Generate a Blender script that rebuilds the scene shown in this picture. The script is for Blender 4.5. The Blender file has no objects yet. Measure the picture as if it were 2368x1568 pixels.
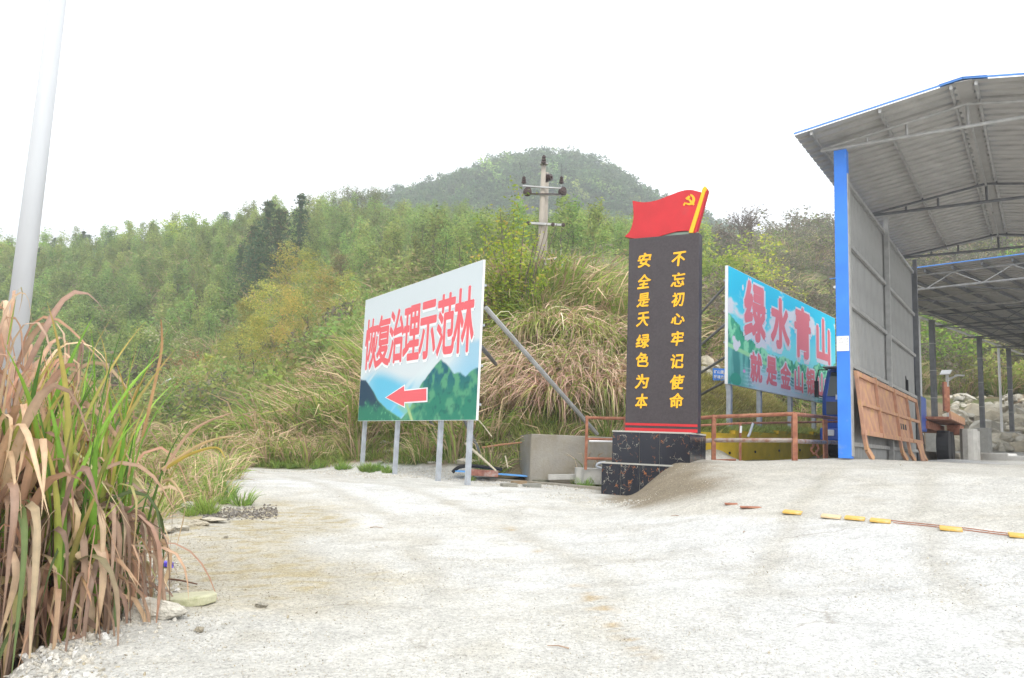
import bpy, math, random
import numpy as np
from math import sin, cos, tan, pi, radians, atan2, sqrt, log
from mathutils import Vector, Matrix
random.seed(7)
RS = np.random.RandomState(11)
scene = bpy.context.scene
COL = scene.collection

# ------------------------------------------------------------------ camera, world, sun, exposure
FPX = 1813.0; CX, CY = 1183.5, 784.0            # measured in a 2367 x 1568 view of the photograph
PITCH = radians(7.6); ROLL = radians(2.3); EYE = 1.6
Fv = np.array([0, cos(PITCH), sin(PITCH)]); R0 = np.array([1., 0, 0]); U0 = np.array([0, -sin(PITCH), cos(PITCH)])
Rv = cos(ROLL) * R0 + sin(ROLL) * U0; Uv = -sin(ROLL) * R0 + cos(ROLL) * U0
cam_d = bpy.data.cameras.new('camera'); cam = bpy.data.objects.new('camera', cam_d); COL.objects.link(cam)
cam_d.sensor_width = 36; cam_d.lens = 36 * FPX / 2367; cam_d.clip_start = .1; cam_d.clip_end = 5000
cam.matrix_world = Matrix(((Rv[0], Uv[0], -Fv[0], 0), (Rv[1], Uv[1], -Fv[1], 0), (Rv[2], Uv[2], -Fv[2], EYE), (0, 0, 0, 1)))
scene.camera = cam

SUN_EL, SUN_AZ = radians(52), radians(168)       # behind the camera, 
w = bpy.data.worlds.new('World'); scene.world = w; w.use_nodes = True
nt = w.node_tree; bg = nt.nodes['Background']
sky = nt.nodes.new('ShaderNodeTexSky'); sky.sky_type = 'NISHITA'; sky.sun_disc = False
sky.sun_elevation = SUN_EL; sky.sun_rotation = SUN_AZ; sky.dust_density = 5; sky.air_density = 1.5; sky.altitude = 200
mixw = nt.nodes.new('ShaderNodeMix'); mixw.data_type = 'RGBA'; mixw.inputs[0].default_value = .88
mixw.inputs[7].default_value = (13.4, 13.7, 14.0, 1)    # even cloud deck in front of the blue sky
nt.links.new(sky.outputs[0], mixw.inputs[6]); nt.links.new(mixw.outputs[2], bg.inputs[0])
bg.inputs[1].default_value = .10
sd = bpy.data.lights.new('sun', 'SUN'); so = bpy.data.objects.new('sun', sd); COL.objects.link(so)
sd.energy = 1.15; sd.angle = radians(10); sd.color = (1, .965, .91)
sdir = Vector((sin(SUN_AZ) * cos(SUN_EL), cos(SUN_AZ) * cos(SUN_EL), sin(SUN_EL)))
so.rotation_euler = sdir.to_track_quat('Z', 'Y').to_euler(); so.location = (-10, -20, 40)
scene.view_settings.view_transform = 'Standard'; scene.view_settings.look = 'None'
scene.view_settings.exposure = .70; scene.view_settings.gamma = 1; scene.view_settings.use_curve_mapping = False
try:
    scene.cycles.max_bounces = 6; scene.cycles.diffuse_bounces = 3; scene.cycles.transparent_max_bounces = 6
    scene.cycles.volume_bounces = 0; scene.cycles.use_denoising = True
except Exception: pass

# ------------------------------------------------------------------ measuring helpers
def at(u, v, Y):
    d = Fv * FPX + Rv * (u - CX) + Uv * (CY - v); k = Y / d[1]
    return d * k + np.array([0, 0, EYE])
def ray(u, v):
    d = Fv * FPX + Rv * (u - CX) + Uv * (CY - v); return d / np.linalg.norm(d)
def on_plane(u, v, P0, n):
    d = ray(u, v); o = np.array([0, 0, EYE]); k = np.dot(np.array(P0) - o, n) / np.dot(d, n)
    return o + d * k
def smooth(x, a, b):
    t = np.clip((np.asarray(x, float) - a) / (b - a), 0, 1); return t * t * (3 - 2 * t)

def hash2(ix, iy, s=0):
    n = (ix.astype(np.int64) * 374761393 + iy.astype(np.int64) * 668265263 + s * 1442695041) & 0x7fffffff
    n = ((n ^ (n >> 13)) * 1274126177) & 0x7fffffff
    return ((n ^ (n >> 16)) & 0xffff) / 65535.0
def vnoise(x, y, s=0):
    x = np.asarray(x, float); y = np.asarray(y, float)
    ix = np.floor(x); iy = np.floor(y); fx = x - ix; fy = y - iy
    fx = fx * fx * (3 - 2 * fx); fy = fy * fy * (3 - 2 * fy)
    a = hash2(ix, iy, s); b = hash2(ix + 1, iy, s); c = hash2(ix, iy + 1, s); d = hash2(ix + 1, iy + 1, s)
    return (a * (1 - fx) + b * fx) * (1 - fy) + (c * (1 - fx) + d * fx) * fy
def fbm(x, y, o=4, s=0):
    r = 0; a = .5; k = 1
    for i in range(o):
        r = r + a * vnoise(np.asarray(x) * k + 17.3 * i, np.asarray(y) * k - 9.1 * i, s + i); a *= .5; k *= 2.03
    return r

# ------------------------------------------------------------------ materials
def mat_new(name):
    m = bpy.data.materials.new(name); m.use_nodes = True
    return m, m.node_tree, m.node_tree.nodes['Principled BSDF']
def mat(name, col, rough=.6, metal=0., var=.0, scale=3., bump=0., bscale=40., col2=None, c2amt=.5, spec=.4, c2scale=6., sharp=.1):
    """plain paint / metal / stone: base colour, broken up by noise, optional second (stain, rust) colour"""
    m, t, b = mat_new(name)
    N = t.nodes; Lk = t.links
    b.inputs['Roughness'].default_value = rough; b.inputs['Metallic'].default_value = metal
    b.inputs['Specular IOR Level'].default_value = spec
    tc = N.new('ShaderNodeTexCoord')
    last = None
    c = (*col, 1)
    if var > 0:
        n = N.new('ShaderNodeTexNoise'); n.inputs['Scale'].default_value = scale; n.inputs['Detail'].default_value = 6
        Lk.new(tc.outputs['Object'], n.inputs['Vector'])
        r = N.new('ShaderNodeValToRGB')
        r.color_ramp.elements[0].position = .3; r.color_ramp.elements[1].position = .7
        r.color_ramp.elements[0].color = (*[x * (1 - var) for x in col], 1)
        r.color_ramp.elements[1].color = (*[min(1, x * (1 + var)) for x in col], 1)
        Lk.new(n.outputs['Fac'], r.inputs['Fac']); last = r.outputs['Color']
    if col2:
        n2 = N.new('ShaderNodeTexNoise'); n2.inputs['Scale'].default_value = c2scale; n2.inputs['Detail'].default_value = 8
        n2.inputs['Roughness'].default_value = .65
        Lk.new(tc.outputs['Object'], n2.inputs['Vector'])
        r2 = N.new('ShaderNodeValToRGB')
        r2.color_ramp.elements[0].position = max(0, 1 - c2amt - sharp); r2.color_ramp.elements[1].position = min(1, 1 - c2amt + sharp)
        Lk.new(n2.outputs['Fac'], r2.inputs['Fac'])
        mx = N.new('ShaderNodeMix'); mx.data_type = 'RGBA'
        Lk.new(r2.outputs['Color'], mx.inputs[0])
        if last: Lk.new(last, mx.inputs[6])
        else: mx.inputs[6].default_value = c
        mx.inputs[7].default_value = (*col2, 1); last = mx.outputs[2]
    if last: Lk.new(last, b.inputs['Base Color'])
    else: b.inputs['Base Color'].default_value = c
    if bump > 0:
        n3 = N.new('ShaderNodeTexNoise'); n3.inputs['Scale'].default_value = bscale; n3.inputs['Detail'].default_value = 5
        Lk.new(tc.outputs['Object'], n3.inputs['Vector'])
        bp = N.new('ShaderNodeBump'); bp.inputs['Strength'].default_value = bump; bp.inputs['Distance'].default_value = .02
        Lk.new(n3.outputs['Fac'], bp.inputs['Height']); Lk.new(bp.outputs['Normal'], b.inputs['Normal'])
    return m
def leaf_mat(name, trans=.3, rough=.55, objvar=.25, nscale=0):
    m, t, b = mat_new(name); N = t.nodes; Lk = t.links
    a = N.new('ShaderNodeAttribute'); a.attribute_name = 'Col'
    oi = N.new('ShaderNodeObjectInfo')
    hs = N.new('ShaderNodeHueSaturation')
    mr = N.new('ShaderNodeMapRange'); mr.inputs[3].default_value = 1 - objvar; mr.inputs[4].default_value = 1 + objvar
    Lk.new(oi.outputs['Random'], mr.inputs[0]); Lk.new(mr.outputs[0], hs.inputs['Value'])
    mr2 = N.new('ShaderNodeMapRange'); mr2.inputs[3].default_value = .5 - objvar * .09; mr2.inputs[4].default_value = .5 + objvar * .09
    ml = N.new('ShaderNodeMath'); ml.operation = 'MULTIPLY'; ml.inputs[1].default_value = 7.31
    fr = N.new('ShaderNodeMath'); fr.operation = 'FRACT'
    Lk.new(oi.outputs['Random'], ml.inputs[0]); Lk.new(ml.outputs[0], fr.inputs[0]); Lk.new(fr.outputs[0], mr2.inputs[0]); Lk.new(mr2.outputs[0], hs.inputs['Hue'])
    Lk.new(a.outputs['Color'], hs.inputs['Color'])
    colout = hs.outputs['Color']
    if nscale:
        tc = N.new('ShaderNodeTexCoord'); n = N.new('ShaderNodeTexNoise'); n.inputs['Scale'].default_value = nscale; n.inputs['Detail'].default_value = 4
        Lk.new(tc.outputs['Object'], n.inputs['Vector'])
        r = N.new('ShaderNodeMapRange'); r.inputs[3].default_value = .72; r.inputs[4].default_value = 1.28; Lk.new(n.outputs['Fac'], r.inputs[0])
        vm = N.new('ShaderNodeVectorMath'); vm.operation = 'SCALE'; Lk.new(colout, vm.inputs[0]); Lk.new(r.outputs[0], vm.inputs['Scale'])
        colout = vm.outputs[0]
    Lk.new(colout, b.inputs['Base Color']); b.inputs['Roughness'].default_value = rough; b.inputs['Specular IOR Level'].default_value = .25
    tr = N.new('ShaderNodeBsdfTranslucent'); Lk.new(colout, tr.inputs['Color'])
    ms = N.new('ShaderNodeMixShader'); ms.inputs[0].default_value = trans
    Lk.new(b.outputs[0], ms.inputs[1]); Lk.new(tr.outputs[0], ms.inputs[2]); Lk.new(ms.outputs[0], N['Material Output'].inputs['Surface'])
    return m

# ------------------------------------------------------------------ objects
def tag(o, label=None, cat=None, group=None, kind=None):
    if label: o['label'] = label
    if cat: o['category'] = cat
    if group: o['group'] = group
    if kind: o['kind'] = kind
    return o
def empty(name, loc, rz=0, label=None, cat=None, group=None):
    o = bpy.data.objects.new(name, None); COL.objects.link(o); o.empty_display_size = .2
    o.location = Vector(loc); o.rotation_euler = (0, 0, rz)
    o.matrix_world = Matrix.Translation(Vector(loc)) @ Matrix.Rotation(rz, 4, 'Z')
    return tag(o, label, cat, group)
def world_of(o):
    m = Matrix.Translation(o.location) @ o.rotation_euler.to_matrix().to_4x4() @ Matrix.Diagonal((*o.scale, 1))
    return world_of(o.parent) @ m if o.parent else m
def np_mesh(name, V, Fc, m=None, cols=None, smooth_=False):
    """V (n,3) array, Fc (k,3|4) array of equal sized faces or list of lists"""
    me = bpy.data.meshes.new(name)
    V = np.asarray(V, np.float32)
    if isinstance(Fc, np.ndarray):
        k, s = Fc.shape
        me.vertices.add(len(V)); me.vertices.foreach_set('co', V.ravel())
        me.loops.add(k * s); me.loops.foreach_set('vertex_index', Fc.astype(np.int32).ravel())
        me.polygons.add(k); me.polygons.foreach_set('loop_start', np.arange(0, k * s, s, dtype=np.int32))
        me.update(calc_edges=True)
    else:
        me.from_pydata([tuple(map(float, v)) for v in V], [], Fc)
    if cols is not None:
        ca = me.color_attributes.new('Col', 'FLOAT_COLOR', 'POINT')
        c4 = np.ones((len(V), 4), np.float32); c4[:, :3] = cols; ca.data.foreach_set('color', c4.ravel())
    if m:
        for mm in (m if isinstance(m, (list, tuple)) else [m]): me.materials.append(mm)
    if smooth_:
        me.polygons.foreach_set('use_smooth', np.ones(len(me.polygons), bool))
    me.update()
    return me
def link(name, me, parent=None, loc=(0, 0, 0)):
    o = bpy.data.objects.new(name, me); COL.objects.link(o); o.location = loc
    if parent: o.parent = parent
    return o
class MB:
    def __init__(s): s.v = []; s.f = []
    def add(s, vs, fs):
        n = len(s.v); s.v += [tuple(map(float, v)) for v in vs]; s.f += [[n + i for i in f] for f in fs]; return s
    def box(s, c, size, ax=None, ay=None, az=None):
        c = np.array(c, float); ax = np.array(ax if ax is not None else (1, 0, 0), float); az = np.array(az if az is not None else (0, 0, 1), float)
        ay = np.array(ay, float) if ay is not None else np.cross(az, ax)
        h = [x / 2 for x in size]; vs = []
        for k in (-1, 1):
            for (i, j) in ((-1, -1), (1, -1), (1, 1), (-1, 1)):
                vs.append(c + ax * i * h[0] + ay * j * h[1] + az * k * h[2])
        return s.add(vs, [(3, 2, 1, 0), (4, 5, 6, 7), (0, 1, 5, 4), (1, 2, 6, 5), (2, 3, 7, 6), (3, 0, 4, 7)])
    def bar(s, p, q, wd, ht=None, up=(0, 0, 1)):
        p = np.array(p, float); q = np.array(q, float); d = q - p; L = np.linalg.norm(d); d /= L
        up = np.array(up, float)
        if abs(np.dot(up, d)) > .98: up = np.array([1., 0, 0])
        x = np.cross(d, up); x /= np.linalg.norm(x); z = np.cross(x, d)
        return s.box((p + q) / 2, (wd, L, ht or wd), x, d, z)
    def tube(s, pts, r, n=8, cap=True):
        pts = [np.array(p, float) for p in pts]; rs = r if isinstance(r, (list, tuple)) else [r] * len(pts)
        base = len(s.v); prev = None
        for i, p in enumerate(pts):
            d = pts[min(i + 1, len(pts) - 1)] - pts[max(i - 1, 0)]; d /= np.linalg.norm(d)
            a = prev if prev is not None else (np.array([0, 0, 1.]) if abs(d[2]) < .9 else np.array([1., 0, 0]))
            x = np.cross(a, d); x /= np.linalg.norm(x); y = np.cross(d, x); prev = y
            prev = np.cross(d, x) if True else prev
            a = y
            for k in range(n):
                t = 2 * pi * k / n; s.v.append(tuple(p + rs[i] * (cos(t) * x + sin(t) * y)))
        for i in range(len(pts) - 1):
            for k in range(n):
                a = base + i * n + k; b = base + i * n + (k + 1) % n
                s.f.append([a, b, b + n, a + n])
        if cap:
            s.f.append([base + k for k in range(n)][::-1]); e = base + (len(pts) - 1) * n; s.f.append([e + k for k in range(n)])
        return s
    def prism(s, poly, off):
        """poly: list of 3d points, extruded by vector off"""
        n = len(poly); off = np.array(off, float)
        vs = [np.array(p, float) for p in poly] + [np.array(p, float) + off for p in poly]
        fs = [list(range(n))[::-1], [n + i for i in range(n)]] + [[i, (i + 1) % n, n + (i + 1) % n, n + i] for i in range(n)]
        return s.add(vs, fs)
    def disc(s, c, axis, r, h, n=14):
        axis = np.array(axis, float); axis /= np.linalg.norm(axis); c = np.array(c, float)
        return s.tube([c - axis * h / 2, c + axis * h / 2], r, n)
    def build(s, name, m, parent=None, smooth_=False, bevel=0, org=None):
        """a top-level mesh gets its origin at the middle of its foot; a child is stored in its parent's space"""
        V = np.array(s.v, float)
        if parent:
            mi = np.array(world_of(parent).inverted()); V = V @ mi[:3, :3].T + mi[:3, 3]
            c = (V.min(0) + V.max(0)) / 2
        else:
            c = np.array([(V[:, 0].min() + V[:, 0].max()) / 2, (V[:, 1].min() + V[:, 1].max()) / 2, V[:, 2].min()]) if org is None else np.array(org, float)
        me = np_mesh(name, V - c, s.f, m, smooth_=smooth_)
        o = link(name, me, parent, tuple(c))
        if bevel:
            b = o.modifiers.new('bevel', 'BEVEL'); b.width = bevel; b.segments = 2; b.limit_method = 'ANGLE'
        return o
def copy_tree(o, parent=None):
    c = o.copy(); COL.objects.link(c); c.parent = parent
    for ch in [x for x in o.children]: copy_tree(ch, c)
    return c

# ------------------------------------------------------------------ terrain
TH = radians(34.6)                                   # shed axis
PB = at(1955, 1060, 17.0)                            # foot of the blue post
Aa = np.array([cos(TH), -sin(TH), 0.]); Bb = np.array([sin(TH), cos(TH), 0.])
def ditch_x(y): return np.interp(y, [3, 4.5, 5.4, 6.5, 9, 12, 16, 30], [-2.2, -2.75, -2.95, -3.0, -4.05, -4.9, -6.2, -10])
def near_h(x, y):
    x = np.asarray(x, float); y = np.asarray(y, float)
    s = (x - PB[0]) * Bb[0] + (y - PB[1]) * Bb[1]
    zR = np.interp(s, [-30, -16, -13, -7.1, -3.2, -1.0, 0.6, 40], [0, .0, .18, .84, 1.38, 1.52, 1.57, 1.57])
    zL = np.interp(y, [-10, 3, 5, 16, 20, 30], [0, 0, .07, .66, .68, .68])
    a_ = (x - PB[0]) * Aa[0] + (y - PB[1]) * Aa[1]
    zR = zR - .075 * np.clip(-a_ - .3, 0, 3.2) * smooth(s, -2.5, -.5)
    x0 = np.interp(y, [8, 10, 12, 14, 15.5, 18, 40], [-1.5, -1, .5, 1.7, 2.25, 3.0, 3.0]); wd = np.interp(y, [8, 10, 12, 14, 15.5, 18, 40], [7, 6, 3.6, 2.0, 1.15, .8, .8])
    t = np.clip((x - x0) / wd, 0, 1); t = t * t * (3 - 2 * t)
    z = zL * (1 - t) + zR * t
    # the ditch the big grass stands in, left of the road
    e = ditch_x(y) + .07 * np.sin(y * 2.1) + .05 * np.sin(y * 5.3)
    z = z - .42 * smooth(e - x, 0, .5) * (1 - smooth(y, 12, 17)) - .3 * smooth(e - x, .8, 4) * (1 - smooth(y, 14, 22))
    return z
CTRL = [  # (u, v, distance) read off the photograph, distances judged from the size of things
 (430,1082,23),(550,1083,23.5),(700,1086,23),(850,1092,21.8),(0,1020,30),(200,1020,30),
 (0,1000,50),(200,1005,50),(385,1008,55),(0,900,75),(200,880,80),(385,860,80),(0,625,140),(200,635,150),(385,595,150),(480,590,145),
 (600,1030,29),(600,985,36),(600,860,58),(600,720,85),(600,560,125),
 (750,1010,27),(750,905,36),(750,790,55),(750,665,85),(800,545,118),(700,552,120),
 (1000,1050,22.5),(1000,905,27),(1000,790,36),(1000,710,55),(1000,590,100),(1000,558,118),
 (1120,1040,21),(1130,880,25),(1130,740,29),
 (1250,1010,20.8),(1250,890,23.5),(1250,715,26),(1250,690,28),(1250,730,34),(1250,650,60),(1250,612,105),
 (1400,1003,20.6),(1400,910,23),(1400,770,27),(1400,715,32),(1400,650,60),(1400,598,108),
 (1560,1000,21.5),(1560,880,27),(1560,700,60),(1560,625,105),
 (1660,990,22),(1660,885,27.5),(1660,868,31),(1660,800,40),(1660,700,60),(1660,620,105),
 (1760,1003,26),(1760,905,32),(1760,800,45),(1760,590,110),
 (1900,1020,31),(1900,955,36),(1900,810,55),(1900,640,90),(1900,545,118),
 (2000,1060,30),(2200,1062,30),(2367,1066,30),(2600,1075,30),(2200,1047,48),(2367,1047,50),(2280,885,68),(2367,925,62),(2200,900,70),(2050,900,65),
 (2200,720,95),(2367,690,95),(2280,500,125),(2050,545,122),(2600,1055,45),(2600,900,65),(2600,470,125),(2900,1060,45),(2900,800,80)]
for u in (-400, 0, 300, 600, 900, 1200, 1500, 1800, 2100, 2500, 2900):
    hz = 1027 + .0401 * (u - 1183)
    CTRL += [(u, hz - 330, 160), (u, hz - 300, 210)]
FAR = {-400:640, 0:640, 300:600, 600:560, 800:508, 900:488, 1000:465, 1050:446, 1100:424, 1150:402, 1210:388, 1300:394, 1350:404, 1430:440, 1510:488, 1560:512, 1600:534, 1700:570, 1800:600, 2100:640, 2500:640, 2900:640}
for u, v in FAR.items(): CTRL += [(u, v, 330), (u, v + 60, 270), (u, v + 200, 600), (u, 980, 1600)]
P = [at(*c) for c in CTRL]
pts = []
for p in P: pts.append((p[0] / p[1], log(p[1]), (p[2] - EYE) / p[1]))
for y in (12, 15, 18, 20):
    for x in np.linspace(-14, 14, 13):
        pts.append((x / y, log(y), (near_h(x, y) - EYE) / y))
for y in (23, 27, 34, 40):
    for x in (11, 14, 18, 24, 32): pts.append((x / y, log(y), (1.57 - EYE) / y))
for (x, y) in ((4, 21), (6, 22), (8, 24), (9, 26)): pts.append((x / y, log(y), (1.5 - EYE) / y))
pts = np.array(pts)
XY = pts[:, :2] * np.array([1., .8])
D = np.linalg.norm(XY[:, None] - XY[None], axis=2)
WT = np.linalg.solve(D + 1e-3 * np.eye(len(D)), pts[:, 2] - .1)
def H(x, y):
    x = np.atleast_1d(np.asarray(x, float)); y = np.atleast_1d(np.asarray(y, float)); x, y = np.broadcast_arrays(x, y)
    sh = x.shape; x = x.ravel(); y = y.ravel()
    yy = np.maximum(y, 8.); q = np.clip(x / yy, -1.6, 1.6); ly = np.log(yy) * .8
    out = np.empty(len(x))
    for i in range(0, len(x), 20000):
        d = np.sqrt((q[i:i+20000, None] - XY[:, 0]) ** 2 + (ly[i:i+20000, None] - XY[:, 1]) ** 2)
        out[i:i+20000] = d @ WT
    zf = EYE + (out + .1) * yy
    amp = smooth(y, 24, 60)
    zf = zf + amp * (fbm(x * .12, y * .12, 4) - .47) * np.clip(y * .03, 0, 6)
    k = smooth(y, 18.5, 22)
    zn = near_h(x, y)
    z = zn * (1 - k) + zf * k
    # ruts and lumps of the trodden ground
    z = z + (fbm(x * .9, y * .9, 4, 5) - .47) * .05 * (1 - smooth(y, 20, 30)) + (fbm(x * .55, y * .55, 4, 8) - .47) * .5 * smooth(y, 21.5, 27)* (1 - smooth(x, 10, 13)*(1-smooth(y,44,50)))
    return z.reshape(sh)
def h1(x, y): return float(H(x, y)[0])
def hit(u, v, y0=4., y1=600., step=1.01):
    """where the view ray through a pixel of the photograph first meets the ground"""
    d = ray(u, v); ys = y0 * step ** np.arange(int(log(y1 / y0) / log(step)))
    k = ys / d[1]; z = H(d[0] * k, ys); zz = EYE + d[2] * k
    i = np.argmax(zz < z)
    if zz[i] >= z[i]: return None
    yb = np.linspace(ys[max(i - 1, 0)], ys[i], 12); k = yb / d[1]; z = H(d[0] * k, yb); zz = EYE + d[2] * k
    j = np.argmax(zz < z); return np.array([d[0] * k[j], yb[j], z[j]])
def gz(x, y, up=0): return np.array([x, y, h1(x, y) + up])

def grade(parts):
    a = [];
    for (lo, hi, st0, st1) in parts:
        p = lo
        while p < hi - 1e-6:
            a.append(p); t = (p - lo) / (hi - lo); p += st0 * (st1 / st0) ** t
    return a
xs = sorted(set([-x for x in grade([(9.05, 30, .2, 1.2), (30, 120, 1.3, 5), (120, 900, 6, 90)])] + list(np.arange(-9, 11, .1)) + grade([(11.05, 30, .16, 1.0), (30, 120, 1.2, 5), (120, 900, 6, 90)]) + [-900, 900]))
ys = [-60, -30, -12, -5, 0, 2] + grade([(3, 9, .05, .07), (9, 20, .07, .14), (20, 45, .16, .6), (45, 130, .7, 2.5), (130, 360, 3, 6), (360, 1600, 10, 120)]) + [1600]
xs = np.array(xs); ys = np.array(ys)
GX, GY = np.meshgrid(xs, ys); GZ = H(GX, GY)
GZ = GZ + (fbm(GX * 6, GY * 6, 3, 31) - .45) * .022 * (1 - smooth(GY, 14, 22)) * (GY > 2)
nx, ny = len(xs), len(ys)
# what the ground is made of, place by place
def mixc(c, c2, k): return c * (1 - k[..., None]) + np.array(c2) * k[..., None]
n1 = fbm(GX * .5, GY * .5, 5, 3); n2 = fbm(GX * 2.2, GY * 2.2, 4, 9); n3 = fbm(GX * 9, GY * 9, 3, 15)
C = np.zeros(GX.shape + (3,)) + np.array((.68, .665, .62))
C = mixc(C, (.74, .735, .71), smooth(n1, .42, .6))
C = mixc(C, (.56, .52, .43), smooth(n2, .52, .7) * .4)
sS = (GX - PB[0]) * Bb[0] + (GY - PB[1]) * Bb[1]; aS = (GX - PB[0]) * Aa[0] + (GY - PB[1]) * Aa[1]
# grey-white broken concrete at the right, in front of the yellow strip
C = mixc(C, (.72, .72, .71), smooth(GX, 0, 3) * (1 - smooth(sS, -8, -7)) * .8)
# sandy ramp in front of the shed, darker damp soil on the flank of the mound
ramp = smooth(sS + (n3 - .5) * .1, -7.3, -7.1) * smooth(GX, 2.0, 2.8) * (1 - smooth(sS, 3, 8))
C = mixc(C, (.57, .54, .475), ramp * (1 - .55 * smooth(aS, -1.5, 2.5)) * .9)
fl = smooth(GX + (n2 - .5) * .8, 1.7, 2.3) * (1 - smooth(GX + (n2 - .5), 3.1, 4.3)) * smooth(GY, 12.2, 13.4) * (1 - smooth(GY, 18, 19))
C = mixc(C, (.27, .22, .15), fl * .9)
# sandy-gravel shoulder at the left
e = ditch_x(GY)
sh = smooth(e + 2.9 + (n1 - .5) * 2.5 - GX, 0, 1.0) * smooth(GY, 6.2, 7.4) * (1 - smooth(GY, 12, 15))
C = mixc(C, (.50, .44, .31), sh * (.55 + .6 * smooth(n3, .4, .6)))
# dirt in the ditch and under the grass
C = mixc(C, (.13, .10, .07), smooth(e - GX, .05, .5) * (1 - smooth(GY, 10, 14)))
# wheel-worn ochre streak
lx = np.interp(GY, [5, 6.5, 8, 10, 12], [1.25, .95, .75, .35, -.1]); st = np.exp(-((GX - lx) / .10) ** 2) * smooth(n3, .42, .56) * smooth(n2, .35, .55) * (1 - smooth(GY, 11, 12.4))
C = mixc(C, (.50, .36, .18), st * .8)
# beyond the road: soil and dead grass
yard = smooth(GX - (5.2 + .8 * (GY - 21)), -.4, .4) * (1 - smooth(GY, 56, 60))
yl = np.where(GX < 2.2, np.clip(18.1 + (1.98 - GX) * .76, 17.5, 22.6), 20.6) + .10 * np.maximum(0, -GX - 4)
off = smooth(GY - yl - (n2 - .5) * .7, 0, .5) * (1 - yard)
soil = np.zeros(C.shape) + np.array((.20, .165, .10))
soil = mixc(soil, (.13, .15, .055), smooth(fbm(GX * .25, GY * .25, 4, 21), .42, .58))
soil = mixc(soil, (.38, .28, .20), smooth(fbm(GX * .6, GY * .6, 4, 25), .52, .66))
C = C * (1 - off[..., None]) + soil * off[..., None]
C = mixc(C, (.24, .21, .085), smooth(GX, 3.5, 5) * smooth(GY, 20.5, 22) * (1 - smooth(GY, 36, 42)) * (1 - smooth(GX - .4 * GY, 0, 2.0)) * .9)  # mown slope
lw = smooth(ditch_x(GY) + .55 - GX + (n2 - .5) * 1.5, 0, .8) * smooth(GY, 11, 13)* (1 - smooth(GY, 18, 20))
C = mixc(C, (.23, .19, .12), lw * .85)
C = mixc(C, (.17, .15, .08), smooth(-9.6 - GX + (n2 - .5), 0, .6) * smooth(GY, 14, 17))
C = mixc(C, (.40, .36, .29), smooth(fbm(GX * 1.1 + GY * .3, GY * 3.0, 5, 61), .58, .72) * .22 * (1 - off))
for px_, sp_ in (([.6, .2, -.9, -2.9, -5.6, -9], [4, 8, 12, 16, 20, 24]), ([2.4, 3.4, 4.9, 6.6, 8.5, 9.5], [4, 8, 11, 14, 18, 22])):
    cl_ = np.interp(GY, sp_, px_)
    for o_ in (-.85, .85): C = mixc(C, (.50, .465, .39), np.exp(-((GX - cl_ - o_ + (n2 - .5) * .25) / .2) ** 2) * .5 * (1 - off) * smooth(n1, .3, .55))
C = C * (1 - np.array([.135, .135, .145]) * (1 - off)[..., None])
C *= (.84 + .32 * n3)[..., None]
vid = np.arange(nx * ny).reshape(ny, nx)
quad = np.stack([vid[:-1, :-1], vid[:-1, 1:], vid[1:, 1:], vid[1:, :-1]], -1)
cxm = (GX[:-1, :-1] + GX[1:, 1:]) / 2; cym = (GY[:-1, :-1] + GY[1:, 1:]) / 2; offm = off[:-1, :-1]
m_hill = (cym > 32) & ((offm > .5) | (cym > 45))
m_road = (~m_hill) & (offm < .5) & (cxm > ditch_x(cym) - .05) & (cxm < 40) & (cym > -20)
m_gnd = ~(m_hill | m_road)
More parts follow.
